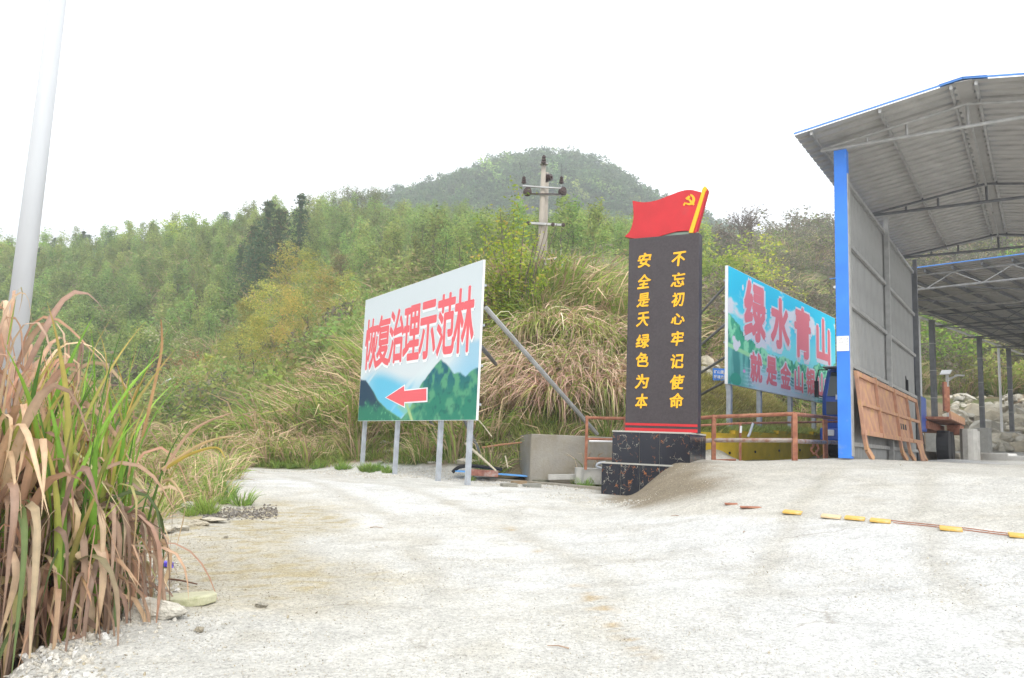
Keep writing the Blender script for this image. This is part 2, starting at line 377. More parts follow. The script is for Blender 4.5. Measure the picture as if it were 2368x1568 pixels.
def ground_mat(cracks=0, nm='ground_surface'):
    m, t, b = mat_new(nm); N = t.nodes; Lk = t.links
    a = N.new('ShaderNodeAttribute'); a.attribute_name = 'Col'
    tc = N.new('ShaderNodeTexCoord')
    n = N.new('ShaderNodeTexNoise'); n.inputs['Scale'].default_value = 26; n.inputs['Detail'].default_value = 8; n.inputs['Roughness'].default_value = .72
    v = N.new('ShaderNodeTexVoronoi'); v.inputs['Scale'].default_value = 34; v.feature = 'F1'
    nL = N.new('ShaderNodeTexNoise'); nL.inputs['Scale'].default_value = 1.7; nL.inputs['Detail'].default_value = 7
    nB = N.new('ShaderNodeTexNoise'); nB.inputs['Scale'].default_value = 7; nB.inputs['Detail'].default_value = 6; nB.inputs['Roughness'].default_value = .65
    for q in (n, v, nL, nB): Lk.new(tc.outputs['Object'], q.inputs['Vector'])
    r = N.new('ShaderNodeMapRange'); r.inputs[1].default_value = .3; r.inputs[2].default_value = .7; r.inputs[3].default_value = .64; r.inputs[4].default_value = 1.24
    Lk.new(n.outputs['Fac'], r.inputs[0])
    r2 = N.new('ShaderNodeMapRange'); r2.inputs[1].default_value = .35; r2.inputs[2].default_value = .65; r2.inputs[3].default_value = .95; r2.inputs[4].default_value = 1.08
    Lk.new(nL.outputs['Fac'], r2.inputs[0])
    rs = N.new('ShaderNodeMapRange'); rs.inputs[1].default_value = .59; rs.inputs[2].default_value = .66; rs.inputs[3].default_value = 1; rs.inputs[4].default_value = .62
    n5 = N.new('ShaderNodeTexNoise'); n5.inputs['Scale'].default_value = 60; n5.inputs['Detail'].default_value = 2; Lk.new(tc.outputs['Object'], n5.inputs['Vector']); Lk.new(n5.outputs['Fac'], rs.inputs[0])
    m1 = N.new('ShaderNodeMath'); m1.operation = 'MULTIPLY'; Lk.new(r.outputs[0], m1.inputs[0]); Lk.new(r2.outputs[0], m1.inputs[1])
    m2 = N.new('ShaderNodeMath'); m2.operation = 'MULTIPLY'; Lk.new(m1.outputs[0], m2.inputs[0]); Lk.new(rs.outputs[0], m2.inputs[1])
    vm = N.new('ShaderNodeVectorMath'); vm.operation = 'SCALE'; Lk.new(a.outputs['Color'], vm.inputs[0]); Lk.new(m2.outputs[0], vm.inputs['Scale'])
    colo = vm.outputs[0]
    if cracks:
        nw = N.new('ShaderNodeTexNoise'); nw.inputs['Scale'].default_value = 1.3; nw.inputs['Detail'].default_value = 6; Lk.new(tc.outputs['Object'], nw.inputs['Vector'])
        wa = N.new('ShaderNodeVectorMath'); wa.operation = 'MULTIPLY_ADD'; wa.inputs[1].default_value = (1.3, 1.3, 0); Lk.new(nw.outputs['Color'], wa.inputs[0]); Lk.new(tc.outputs['Object'], wa.inputs[2])
        vc = N.new('ShaderNodeTexVoronoi'); vc.feature = 'DISTANCE_TO_EDGE'; vc.inputs['Scale'].default_value = .38; Lk.new(wa.outputs[0], vc.inputs['Vector'])
        k1 = N.new('ShaderNodeMapRange'); k1.inputs[1].default_value = .0; k1.inputs[2].default_value = .007; k1.inputs[3].default_value = 1; k1.inputs[4].default_value = 0; Lk.new(vc.outputs['Distance'], k1.inputs[0])
        nm_ = N.new('ShaderNodeTexNoise'); nm_.inputs['Scale'].default_value = .8; Lk.new(tc.outputs['Object'], nm_.inputs['Vector'])
        k2_ = N.new('ShaderNodeMapRange'); k2_.inputs[1].default_value = .48; k2_.inputs[2].default_value = .6; k2_.inputs[4].default_value = .55; Lk.new(nm_.outputs['Fac'], k2_.inputs[0])
        k3 = N.new('ShaderNodeMath'); k3.operation = 'MULTIPLY'; Lk.new(k1.outputs[0], k3.inputs[0]); Lk.new(k2_.outputs[0], k3.inputs[1])
        mc = N.new('ShaderNodeMix'); mc.data_type = 'RGBA'; Lk.new(k3.outputs[0], mc.inputs[0]); Lk.new(colo, mc.inputs[6]); mc.inputs[7].default_value = (.26, .23, .19, 1); colo = mc.outputs[2]
    Lk.new(colo, b.inputs['Base Color']); b.inputs['Roughness'].default_value = .95; b.inputs['Specular IOR Level'].default_value = .15
    ad = N.new('ShaderNodeMath'); ad.operation = 'MULTIPLY_ADD'; ad.inputs[1].default_value = -.45; Lk.new(v.outputs['Distance'], ad.inputs[0]); Lk.new(n.outputs['Fac'], ad.inputs[2])
    ad2 = N.new('ShaderNodeMath'); ad2.operation = 'MULTIPLY_ADD'; ad2.inputs[1].default_value = .5; Lk.new(nB.outputs['Fac'], ad2.inputs[0]); Lk.new(ad.outputs[0], ad2.inputs[2])
    bp = N.new('ShaderNodeBump'); bp.inputs['Strength'].default_value = .75; bp.inputs['Distance'].default_value = .03
    Lk.new(ad2.outputs[0], bp.inputs['Height']); Lk.new(bp.outputs['Normal'], b.inputs['Normal'])
    return m
M_ground = ground_mat(); M_roadm = ground_mat(1, 'road_surface')
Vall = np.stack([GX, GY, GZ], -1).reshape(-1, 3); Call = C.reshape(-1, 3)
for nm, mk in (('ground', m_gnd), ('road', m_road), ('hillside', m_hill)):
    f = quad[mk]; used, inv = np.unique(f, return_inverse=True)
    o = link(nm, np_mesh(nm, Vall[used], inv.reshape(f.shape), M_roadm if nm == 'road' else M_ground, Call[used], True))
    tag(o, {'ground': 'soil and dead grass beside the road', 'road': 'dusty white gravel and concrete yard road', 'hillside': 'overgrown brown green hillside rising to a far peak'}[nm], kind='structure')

# haze
hz = MB().box((0, 770, 75), (1840, 1700, 170)).build('haze', None)
tag(hz, 'thin pale haze filling the valley', kind='stuff')
mh = bpy.data.materials.new('haze_air'); mh.use_nodes = True; t = mh.node_tree; t.nodes.clear()
vo = t.nodes.new('ShaderNodeVolumePrincipled'); vo.inputs['Color'].default_value = (.93, .96, 1, 1); vo.inputs['Density'].default_value = .0016; vo.inputs['Anisotropy'].default_value = .2
ou = t.nodes.new('ShaderNodeOutputMaterial'); t.links.new(vo.outputs[0], ou.inputs['Volume']); hz.data.materials.append(mh)
# ------------------------------------------------------------------ shared materials
M_steel = mat('galvanised_steel', (.42, .42, .41), .45, .35, .18, 5, col2=(.22, .15, .10), c2amt=.22)
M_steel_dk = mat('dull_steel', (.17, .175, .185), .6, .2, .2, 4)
M_post = mat('zinc_post', (.42, .45, .49), .5, .2, .15, 6, col2=(.35, .17, .08), c2amt=.25, c2scale=4)
M_rust = mat('rusty_steel', (.31, .12, .07), .85, 0, .3, 9, bump=.4, col2=(.42, .20, .12), c2amt=.45)
M_orange = mat('faded_orange_rust_paint', (.50, .27, .18), .8, 0, .2, 3, col2=(.55, .34, .14), c2amt=.42, c2scale=3.2, bump=.2)
M_blue = mat('blue_paint', (.045, .23, .80), .45, 0, .10, 2, col2=(.17, .30, .62), c2amt=.30, c2scale=2.6, sharp=.08, bump=.15, bscale=6)
M_bluesh = mat('blue_sheet', (.09, .26, .66), .5, 0, .1, 3)
M_white = mat('white_paint', (.80, .80, .80), .4, 0, .04, 3)
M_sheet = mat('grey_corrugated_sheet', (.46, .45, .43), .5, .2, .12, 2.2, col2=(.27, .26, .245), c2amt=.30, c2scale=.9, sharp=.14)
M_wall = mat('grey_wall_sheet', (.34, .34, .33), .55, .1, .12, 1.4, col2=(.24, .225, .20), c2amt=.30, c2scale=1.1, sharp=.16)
M_conc = mat('concrete', (.33, .31, .27), .9, 0, .16, 3, bump=.5, bscale=30, col2=(.20, .165, .10), c2amt=.40, c2scale=1.6, sharp=.2)
M_conc_l = mat('pale_concrete', (.47, .46, .43), .9, 0, .12, 4, bump=.5, bscale=30, col2=(.33, .31, .27), c2amt=.35, c2scale=3)
M_whitewash = mat('whitewashed_concrete', (.72, .71, .68), .9, 0, .08, 4, bump=.4)
M_yellow = mat('yellow_painted_wall', (.60, .40, .02), .8, 0, .15, 3, col2=(.34, .26, .10), c2amt=.32, c2scale=3.5, bump=.3)
M_black = mat('black_rubber', (.02, .02, .022), .75, 0, .2, 6)
M_red = mat('red_lacquer', (.54, .02, .026), .42, 0, .10, 2.5, col2=(.46, .05, .05), c2amt=.3, c2scale=3)
M_gold = mat('gold_paint', (.90, .47, .015), .45, 0, .05, 5)
M_panel = mat('dark_brown_composite_panel', (.050, .040, .043), .33, 0, .22, 25, col2=(.058, .050, .051), c2amt=.35, c2scale=2.2, sharp=.18)
M_grout = mat('pale_grout', (.45, .44, .40), .9)
M_redbr = mat('red_brick', (.30, .13, .10), .9, 0, .3, 8, col2=(.42, .36, .33), c2amt=.4)
M_tarp = mat('bright_blue_board', (.13, .40, .85), .5)
M_stone = mat('pale_rock', (.44, .43, .40), .9, 0, .25, 1.6, bump=.7, bscale=9, col2=(.22, .19, .15), c2amt=.36, c2scale=1.2)
M_cpole = mat('weathered_concrete_pole', (.37, .33, .275), .9, 0, .14, 2.5, bump=.3, col2=(.24, .215, .18), c2amt=.3, c2scale=2)
M_insul = mat('brown_glazed_insulator', (.06, .035, .03), .3)
M_wood = mat('weathered_stick', (.36, .26, .19), .85, 0, .25, 8)
M_letter_red = mat('printed_red', (.80, .12, .14), .5)
M_letter_red_bright = mat('printed_red_lightened', (.97, .25, .28), .5)  # same red ink, lightened to stand in for light the shed wall blocks
M_letter_white = mat('printed_white', (.86, .88, .9), .5)
M_letter_blue = mat('printed_blue_shade', (.10, .33, .50), .5)
def marble():
    m, t, b = mat_new('black_gold_veined_marble'); N = t.nodes; Lk = t.links
    tc = N.new('ShaderNodeTexCoord'); oi = N.new('ShaderNodeObjectInfo')
    ad = N.new('ShaderNodeVectorMath'); ad.operation = 'MULTIPLY_ADD'
    cb = N.new('ShaderNodeCombineXYZ')
    for i in range(3): Lk.new(oi.outputs['Random'], cb.inputs[i])
    Lk.new(cb.outputs[0], ad.inputs[0]); ad.inputs[1].default_value = (31, 17, 23); Lk.new(tc.outputs['Object'], ad.inputs[2])
    w1 = N.new('ShaderNodeTexNoise'); w1.inputs['Scale'].default_value = 7; w1.inputs['Detail'].default_value = 5; Lk.new(ad.outputs[0], w1.inputs['Vector'])
    sc = N.new('ShaderNodeVectorMath'); sc.operation = 'MULTIPLY_ADD'; sc.inputs[1].default_value = (.35, .35, .35); Lk.new(w1.outputs['Color'], sc.inputs[0]); Lk.new(ad.outputs[0], sc.inputs[2])
    vo = N.new('ShaderNodeTexVoronoi'); vo.feature = 'DISTANCE_TO_EDGE'; vo.inputs['Scale'].default_value = 5.5; Lk.new(sc.outputs[0], vo.inputs['Vector'])
    r = N.new('ShaderNodeMapRange'); r.inputs[1].default_value = .004; r.inputs[2].default_value = .020; r.inputs[3].default_value = 1; r.inputs[4].default_value = 0; Lk.new(vo.outputs['Distance'], r.inputs[0])
    g = N.new('ShaderNodeTexNoise'); g.inputs['Scale'].default_value = 6.5; g.inputs['Detail'].default_value = 6; Lk.new(ad.outputs[0], g.inputs['Vector'])
    gr = N.new('ShaderNodeMapRange'); gr.inputs[1].default_value = .49; gr.inputs[2].default_value = .54; Lk.new(g.outputs['Fac'], gr.inputs[0])
    mu = N.new('ShaderNodeMath'); mu.operation = 'MULTIPLY'; Lk.new(r.outputs[0], mu.inputs[0]); Lk.new(gr.outputs[0], mu.inputs[1])
    g2 = N.new('ShaderNodeTexNoise'); g2.inputs['Scale'].default_value = 5; Lk.new(ad.outputs[0], g2.inputs['Vector'])
    cr = N.new('ShaderNodeValToRGB'); cr.color_ramp.elements[0].position = .46; cr.color_ramp.elements[1].position = .52
    cr.color_ramp.elements[0].color = (.55, .19, .05, 1); cr.color_ramp.elements[1].color = (.45, .42, .34, 1); Lk.new(g2.outputs['Fac'], cr.inputs['Fac'])
    mx = N.new('ShaderNodeMix'); mx.data_type = 'RGBA'; mx.inputs[6].default_value = (.012, .014, .022, 1)
    Lk.new(mu.outputs[0], mx.inputs[0]); Lk.new(cr.outputs[0], mx.inputs[7]); Lk.new(mx.outputs[2], b.inputs['Base Color'])
    b.inputs['Roughness'].default_value = .16; b.inputs['Specular IOR Level'].default_value = .45
    return m
M_marble = marble()

# ------------------------------------------------------------------ lettering
def glyph(ch, bold):
    """outline of one character, filled, as flat triangles in a unit box (0..1, 0..1)"""
    cu = bpy.data.curves.new('lettering', 'FONT'); cu.body = ch; cu.size = 1; cu.offset = bold; cu.resolution_u = 3; cu.fill_mode = 'BOTH'
    ob = bpy.data.objects.new('lettering', cu); COL.objects.link(ob)
    dg = bpy.context.evaluated_depsgraph_get(); dg.update()
    me = bpy.data.meshes.new_from_object(ob.evaluated_get(dg))
    V = np.array([v.co[:2] for v in me.vertices]); Fc = [list(p.vertices) for p in me.polygons]
    bpy.data.objects.remove(ob); bpy.data.meshes.remove(me)
    return V, Fc
_gc = {}
def fat(V, Fc, wx, wy, n):
    return [(V + np.array([wx * cos(a), wy * sin(a)]), Fc) for a in np.arange(n) * 2 * pi / n]
def char_on(ch, O, X, Y, Nn, cell, m, parent, name, bold=.02, out=.002, thick=.0, grow=0, shear=0, brush=0, dx=0, dy=0):
    """one character laid in the cell (x0,y0,x1,y1) metres of a board with origin O, axes X, Y and normal Nn"""
    k = (ch, 0)
    if k not in _gc: _gc[k] = glyph(ch, 0)
    V, Fc = _gc[k]; lo = V.min(0); hi = V.max(0); U = (V - lo) / (hi - lo)
    x0, y0, x1, y1 = cell; gw = bold * (x1 - x0); gh = bold * (y1 - y0); g_ = min(.035, .5 * bold)
    px = x0 + U[:, 0] * (x1 - x0) + dx; py = y0 + U[:, 1] * (y1 - y0) + dy
    px = px + shear * (py - (y0 + y1) / 2)
    if brush:
        hgt = y1 - y0
        fx = (px - x0) / hgt; fy = (py - y0) / hgt
        py = py + brush * hgt * (.9 * (fx - .5) + .28 * np.sin(fx * 9 + ord(ch)) + .2 * np.sin(fy * 11 + fx * 5))
        px = px + brush * hgt * (.35 * np.sin(fy * 8 + ord(ch) * 1.7) + .2 * np.sin(fx * 13))
    mb = MB(); nk = 8 if bold > 0 else 1
    for kk in range(nk):
        ax = gw * cos(kk * 2 * pi / nk + .39) if bold else 0; ay = gh * sin(kk * 2 * pi / nk + .39) if bold else 0
        Wd = O + (px + ax)[:, None] * X + (py + ay)[:, None] * Y + (out + kk * .00015) * Nn; n = len(Wd)
        if not thick: mb.add(Wd, Fc); continue
        ed = {(f[i], f[(i + 1) % len(f)]) for f in Fc for i in range(len(f))}
        mb.add(np.vstack([Wd, Wd + Nn * thick]), [[i + n for i in f] for f in Fc] + [[a_, b_, b_ + n, a_ + n] for (a_, b_) in ed if (b_, a_) not in ed])
    return mb.build(name, m, parent)

# ------------------------------------------------------------------ weighbridge shed
def Sp(a, b, z): return PB + Aa * a + Bb * b + np.array([0, 0, z])
RZ = -TH
shed = empty('weighbridge_shed', PB, RZ, 'tall open weighbridge shed with grey corrugated roof and one blue front post', 'shed')
def corr(name, p0, e_run, L, e_rib, Wd, nrm, m, pitch=.30, dep=.065, t=.004, parent=None):
    """trapezoid-ribbed sheet: ribs run along e_run (length L), repeat along e_rib (width Wd)"""
    nn = max(1, int(round(Wd / pitch))); pt = Wd / nn; prof = []
    for i in range(nn):
        for (f, d) in ((0, 0), (.60, 0), (.67, 1), (.93, 1)): prof.append(((i + f) * pt, d * dep))
    prof.append((Wd, 0)); V = []; F_ = []
    for side in (0, 1):
        for k in (0, L):
            for (x, d) in prof: V.append(np.array(p0) + e_rib * x + e_run * k + nrm * (d + side * t))
    n = len(prof)
    for i in range(n - 1):
        F_.append([i, i + 1, n + i + 1, n + i]); F_.append([2 * n + i, 3 * n + i, 3 * n + i + 1, 2 * n + i + 1])
        F_.append([i, 2 * n + i, 2 * n + i + 1, i + 1]); F_.append([n + i, n + i + 1, 3 * n + i + 1, 3 * n + i])
    for i in (0, n - 1): F_.append([i, n + i, 3 * n + i, 2 * n + i])
    mb = MB(); mb.add(V, F_); return mb.build(name, m, parent)
RISE, HALF = .39, 2.5
EZ, AO, B0, B1 = 7.10, -.80, -.85, 12.3
RIDGEZ = EZ + (HALF - AO) * (RISE / HALF)
sl = RISE / HALF; cs = 1 / sqrt(1 + sl * sl)
dirL = (Aa + np.array([0, 0, sl])) * cs; nL_ = np.cross(dirL, Bb); nL_ = nL_ if nL_[2] > 0 else -nL_
dirR = (-Aa + np.array([0, 0, sl])) * cs; nR_ = np.cross(dirR, Bb); nR_ = nR_ if nR_[2] > 0 else -nR_
Lr = (HALF - AO) / cs
nb = 13; wb = (B1 - B0) / nb
for i in range(nb):
    corr('roof_sheet', Sp(AO, B0 + i * wb, EZ), dirL, Lr - .01, Bb, wb - .004, nL_, M_sheet, parent=shed)
    corr('roof_sheet', Sp(2 * HALF - AO, B0 + i * wb, EZ), dirR, Lr - .01, Bb, wb - .004, nR_, M_sheet, parent=shed)
for sgn, dr, nr in ((1, dirL, nL_), (-1, dirR, nR_)):   # blue upper skin edge along the gable
    p = Sp(AO if sgn > 0 else 2 * HALF - AO, B0 - .012, EZ) + nr * .045
    MB().bar(p, p + dr * Lr, .02, .034, nr).build('edge_trim', M_bluesh, shed)
mb = MB()
for sgn in (-1, 1):
    p = Sp(HALF, B0 - .03, RIDGEZ + .06); q = Sp(HALF, B1, RIDGEZ + .06); o2 = Aa * sgn * .42 + np.array([0, 0, -sl * .42])
    mb.prism([p, p + o2, q + o2, q], (0, 0, .012))
mb.build('ridge_cap', M_bluesh, shed)
MB().bar(Sp(HALF, B0, RIDGEZ - .012), Sp(HALF, B1, RIDGEZ - .012), .30, .012).build('ridge_flashing', M_sheet, shed)
def roofz(a): return EZ + (min(a, 2 * HALF - a) - AO) * sl
for a in (-.45, .95, 2.28, 2.72, 4.05, 5.45):            # purlins
    MB().bar(Sp(a, B0 + .05, roofz(a) - .045), Sp(a, B1 - .05, roofz(a) - .045), .055, .085).build('purlin', M_steel, shed)
for kb, b in enumerate((0.0, 5.7, 11.35)):               # three light trusses
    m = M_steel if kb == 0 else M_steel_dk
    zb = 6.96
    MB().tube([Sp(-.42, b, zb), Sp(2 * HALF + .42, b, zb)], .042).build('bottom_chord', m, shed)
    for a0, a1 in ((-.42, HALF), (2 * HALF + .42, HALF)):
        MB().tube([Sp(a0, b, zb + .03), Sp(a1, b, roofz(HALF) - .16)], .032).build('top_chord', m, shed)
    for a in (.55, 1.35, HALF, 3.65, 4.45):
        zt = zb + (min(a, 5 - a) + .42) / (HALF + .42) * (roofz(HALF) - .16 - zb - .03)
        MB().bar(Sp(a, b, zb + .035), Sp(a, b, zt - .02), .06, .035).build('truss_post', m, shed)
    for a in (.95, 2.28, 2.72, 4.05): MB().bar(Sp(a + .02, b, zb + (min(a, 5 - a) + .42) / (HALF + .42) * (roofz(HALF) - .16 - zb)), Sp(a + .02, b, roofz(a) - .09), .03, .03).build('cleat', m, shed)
for b in (2.8, 8.5):
    MB().bar(Sp(HALF, b, roofz(HALF) - .20), Sp(HALF, b + 5.4 if b < 5 else 11.3, roofz(HALF) - .24), .04, .05).build('ridge_tie', M_steel, shed)
MB().bar(Sp(HALF, .05, roofz(HALF) - .24), Sp(HALF, 2.8, roofz(HALF) - .20), .04, .05).build('ridge_tie', M_steel, shed)
# posts and wall
post = MB().box(Sp(-.02, .12, 3.46), (.27, .24, 6.92), Aa, Bb).build('front_post', M_blue, shed, bevel=.01); post['label'] = 'bright blue front post'
MB().box(Sp(-.02, -.004, 1.94 + .55), (.255, .008, .33), Aa, Bb).build('notice', M_white, post)
mb = MB(); rr = random.Random(5)
for i in range(26):
    x = -.09 + .17 * rr.random(); z = 2.42 + .2 * rr.random(); mb.box(Sp(x, -.0095, z), (.012 + .03 * rr.random(), .002, .006), Aa, Bb)
mb.build('faint_marks', M_steel, post)['kind'] = 'stuff'
MB().box(Sp(.127, .12, 3.2), (.02, .20, 6.3), Aa, Bb).build('trim_strip', M_steel, shed)
for b in (5.7, 11.35):
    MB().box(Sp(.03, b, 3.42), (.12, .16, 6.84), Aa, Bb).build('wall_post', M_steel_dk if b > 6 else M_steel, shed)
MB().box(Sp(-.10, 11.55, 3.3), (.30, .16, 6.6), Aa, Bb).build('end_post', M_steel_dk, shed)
MB().box(Sp(-.14, 11.66, 3.3), (.20, .04, 6.5), Aa, Bb).build('end_flashing', M_bluesh, shed)
wn = 12; ww = (11.25 - .26) / wn
for i in range(wn):
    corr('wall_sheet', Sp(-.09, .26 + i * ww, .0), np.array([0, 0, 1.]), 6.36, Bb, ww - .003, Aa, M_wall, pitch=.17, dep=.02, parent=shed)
    corr('outer_sheet', Sp(-.13, .26 + i * ww, .0), np.array([0, 0, 1.]), 6.36, Bb, ww - .003, -Aa, M_bluesh, pitch=.17, dep=.02, parent=shed)
for z in (6.38, 4.9, 3.5, 2.1, .32):
    MB().box(Sp(-.02, 3.0, z), (.07, 5.2, .09), Aa, Bb).build('wall_rail', M_steel, shed)
    MB().box(Sp(-.02, 8.5, z), (.07, 5.4, .09), Aa, Bb).build('wall_rail', M_steel, shed)
for b in (0.12, 5.7, 11.35):
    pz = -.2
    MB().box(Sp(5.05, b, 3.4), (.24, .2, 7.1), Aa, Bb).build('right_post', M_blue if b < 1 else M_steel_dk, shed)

# rusty gate leaning on the inside of the wall
gt = empty('gate_panel', Sp(.4, .4, 0), RZ, 'rusty orange steel gate panel leaning against the inside of the shed wall', 'gate')
def Gp(b, z): return Sp(.34 - .20 * z / 1.9, b, z)
gb = [.45, 2.75, 5.5, 7.7, 9.75]
for z, t_ in ((1.88, .11), (1.22, .08), (.58, .11)):
    MB().bar(Gp(.40, z), Gp(9.82, z), .07, t_).build('gate_rail', M_orange, gt)
for i, b in enumerate(gb):
    MB().bar(Gp(b, .53) + Aa * .012, Gp(b, 1.99 if i == 1 else 1.93) + Aa * .012, .13 if i in (0, 2) else .09, .07, Aa).build('gate_upright', M_orange, gt)
for i in range(3):
    for (z0, z1) in ((1.25, 1.84), (.62, 1.19)):
        p = [Gp(gb[i] + .06, z0), Gp(gb[i + 1] - .06, z0), Gp(gb[i + 1] - .06, z1), Gp(gb[i] + .06, z1)]
        if i == 2 and z0 < 1: pass
        MB().prism([q - Aa * .025 for q in p], -Aa * .012).build('plate', M_orange, gt)
mb = MB()
for k in range(3): mb.prism([Gp(6.0 + k * .42, .86) - Aa * .022, Gp(6.25 + k * .42, .86) - Aa * .022, Gp(6.25 + k * .42, 1.02) - Aa * .022, Gp(6.0 + k * .42, 1.02) - Aa * .022], Aa * .003)
mb.build('dark_slots', M_black, gt)
for b, dx in ((.6, .22), (5.55, .25), (7.0, .3), (9.75, .1)):
    MB().bar(Gp(b - .1, .55), Gp(b, .22), .16, .07, Aa).bar(Gp(b, .22), Gp(b + dx, .0) + Aa * .06, .16, .06, Aa).build('foot', M_orange, gt)
MB().prism([Gp(7.6, .52) + Aa * .1, Gp(8.9, .52) + Aa * .1, Gp(8.9, 0) + Aa * .12, Gp(8.0, 0) + Aa * .12, Gp(7.9, .25) + Aa * .11], Aa * .03).build('skid_plate', M_orange, gt)

# ------------------------------------------------------------------ rear canopy
def K(u, Y, z): 
    p = at(u, 1000, Y); return np.array([p[0], p[1], z])
e1 = np.array([.737, .676, 0]); e2 = np.array([.676, -.737, 0])
Cn = np.array([11.9 * 1.3, 27.5 * 1.3, 0]); RZ2 = 1.6 + 6.05 * 1.3
rear = empty('open_canopy', (Cn[0], Cn[1], 2.1), -radians(42.5), 'big flat blue edged canopy on dark steel columns behind the shed', 'canopy')
def Rp(s, w_, z): return Cn + e1 * s + e2 * w_ + np.array([0, 0, z])
up = np.array([0, 0, 1.])
for i in range(14):
    corr('roof_sheet', Rp(-.4 + i * 2.4, -.6, RZ2 + .35), e2, 22, e1, 2.39, (up), M_sheet, pitch=.4, dep=.05, parent=rear)
MB().bar(Rp(-.45, -.6, RZ2 + .36), Rp(-.45, 21.4, RZ2 + .36), .04, .045).build('edge_trim', M_bluesh, rear)
for i in range(20): MB().bar(Rp(-.30, .2 + i * 1.1, RZ2 + .22), Rp(33, .2 + i * 1.1, RZ2 + .22), .06, .16).build('purlin', M_steel_dk, rear)
for i in range(7):
    s0 = .1 + i * 5.2; z0 = RZ2 - .5
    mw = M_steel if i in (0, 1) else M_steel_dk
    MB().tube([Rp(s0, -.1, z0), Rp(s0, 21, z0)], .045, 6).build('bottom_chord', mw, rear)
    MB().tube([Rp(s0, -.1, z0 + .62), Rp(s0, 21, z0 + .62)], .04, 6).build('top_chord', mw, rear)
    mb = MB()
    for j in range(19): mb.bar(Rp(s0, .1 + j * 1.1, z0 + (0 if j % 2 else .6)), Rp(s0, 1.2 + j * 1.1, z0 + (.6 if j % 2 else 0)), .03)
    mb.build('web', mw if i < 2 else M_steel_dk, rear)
mb = MB()
for i in range(6):
    for j in range(5):
        s0 = .1 + i * 5.2; mb.bar(Rp(s0, j * 4.4, RZ2 - .5), Rp(s0 + 5.2, j * 4.4 + 4.4, RZ2 - .45), .05)
mb.build('wind_brace', M_steel_dk, rear)
MB().tube([Rp(-.3, -.45, RZ2 - .02), Rp(33, -.45, RZ2 - .02)], .07, 6).build('gutter', M_white, rear)
for s0, bw in ((10.5, .36), (18.4, .30), (24.3, .30), (31, .30)):
    g = 2.2
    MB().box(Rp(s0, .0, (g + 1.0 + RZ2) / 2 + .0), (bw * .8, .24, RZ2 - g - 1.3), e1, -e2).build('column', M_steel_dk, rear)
    MB().box(Rp(s0, .0, g + .55), (.75, .75, 1.9), e1, -e2).build('footing', M_conc_l, rear, bevel=.02)
    mb = MB()
    for z in (3.6, 5.0, 6.5, 8.0): mb.box(Rp(s0, .0, z), (bw * .8 + .02, .26, .04), e1, -e2)
    mb.build('joint_plate', M_steel, rear)
for s0 in (9.5, 23.3): MB().tube([Rp(s0, -.32, 1.9), Rp(s0, -.32, RZ2 - .05)], .08, 8).build('downpipe', M_white, rear)

# ------------------------------------------------------------------ monument
MO = at(1390, 1137, 16.2); TM = radians(27)
Ma = np.array([cos(TM), -sin(TM), 0]); Mb_ = np.array([sin(TM), cos(TM), 0])
MZ = MO[2]
def Mp(a, b, z): return MO + Ma * a + Mb_ * b + np.array([0, 0, z])
nM = -Mb_
def m_a(u, v, b=0.):   # position along the front from a pixel
    p = on_plane(u, v, Mp(0, b, 0), nM); return float(np.dot(p - MO, Ma)), float(p[2] - MZ)
mon = empty('slogan_monument', Mp(1, .6, 0), -TM, 'tall dark slogan pillar with two columns of gold characters on a black marble plinth', 'monument')
a0, zt = m_a(1390, 1069); h_low = zt
LW, LD = 1.93, 1.75
MB().box(Mp(LW / 2, LD / 2, h_low / 2 - .15), (LW - .03, LD - .03, h_low + .26), Ma, Mb_).build('lower_core', M_grout, mon)
def tiles(a0_, a1_, b0_, b1_, z0, z1, cuts_a, cuts_b):
    ga = .006
    for b_, sg in ((b0_, -1), (b1_, 1)):
        for i in range(len(cuts_a) - 1):
            x0, x1 = cuts_a[i] + ga, cuts_a[i + 1] - ga
            MB().box(Mp((x0 + x1) / 2, b_ + sg * .010, (z0 + z1) / 2), (x1 - x0, .02, z1 - z0 - ga), Ma, Mb_).build('marble_tile', M_marble, mon)
    for a_, sg in ((a0_, -1), (a1_, 1)):
        for i in range(len(cuts_b) - 1):
            x0, x1 = cuts_b[i] + ga, cuts_b[i + 1] - ga
            MB().box(Mp(a_ + sg * .010, (x0 + x1) / 2, (z0 + z1) / 2), (.02, x1 - x0, z1 - z0 - ga), Ma, Mb_).build('marble_tile', M_marble, mon)
tiles(.015, LW - .015, .015, LD - .015, -.3, h_low - .02, [0, .40, .80, 1.2, 1.6, LW], [0, .58, 1.16, LD])
MB().box(Mp(LW / 2, LD / 2, h_low - .004), (LW + .02, LD + .02, .024), Ma, Mb_).build('lower_ledge', M_grout, mon)
IB = .17
ua0 = m_a(1415, 1060, IB)[0]; ua1 = m_a(1594, 1060, IB)[0]; uz = m_a(1415, 996, IB)[1]
UB1 = IB + 1.35
MB().box(Mp((ua0 + ua1) / 2, (IB + UB1) / 2, (h_low + uz) / 2), (ua1 - ua0 - .03, UB1 - IB - .03, uz - h_low), Ma, Mb_).build('upper_core', M_grout, mon)
ut = [ua0 + (ua1 - ua0) * k for k in (0, .37, .58, 1)] if False else [ua0 + (ua1 - ua0) * k for k in (0, .36, .62, 1)]
tiles(ua0 + .015, ua1 - .015, IB + .015, UB1 - .015, h_low + .01, uz - .02, ut, [IB, IB + .95, UB1])
MB().box(Mp((ua0 + ua1) / 2, (IB + UB1) / 2, uz - .004), (ua1 - ua0 + .02, UB1 - IB + .02, .03), Ma, Mb_).build('upper_ledge', M_grout, mon)
PBk = IB + .48
pa0 = m_a(1445, 990, PBk)[0]; pa1 = m_a(1613, 990, PBk)[0]
pz0 = uz + .01; pz1 = m_a(1530, 546, PBk)[1]
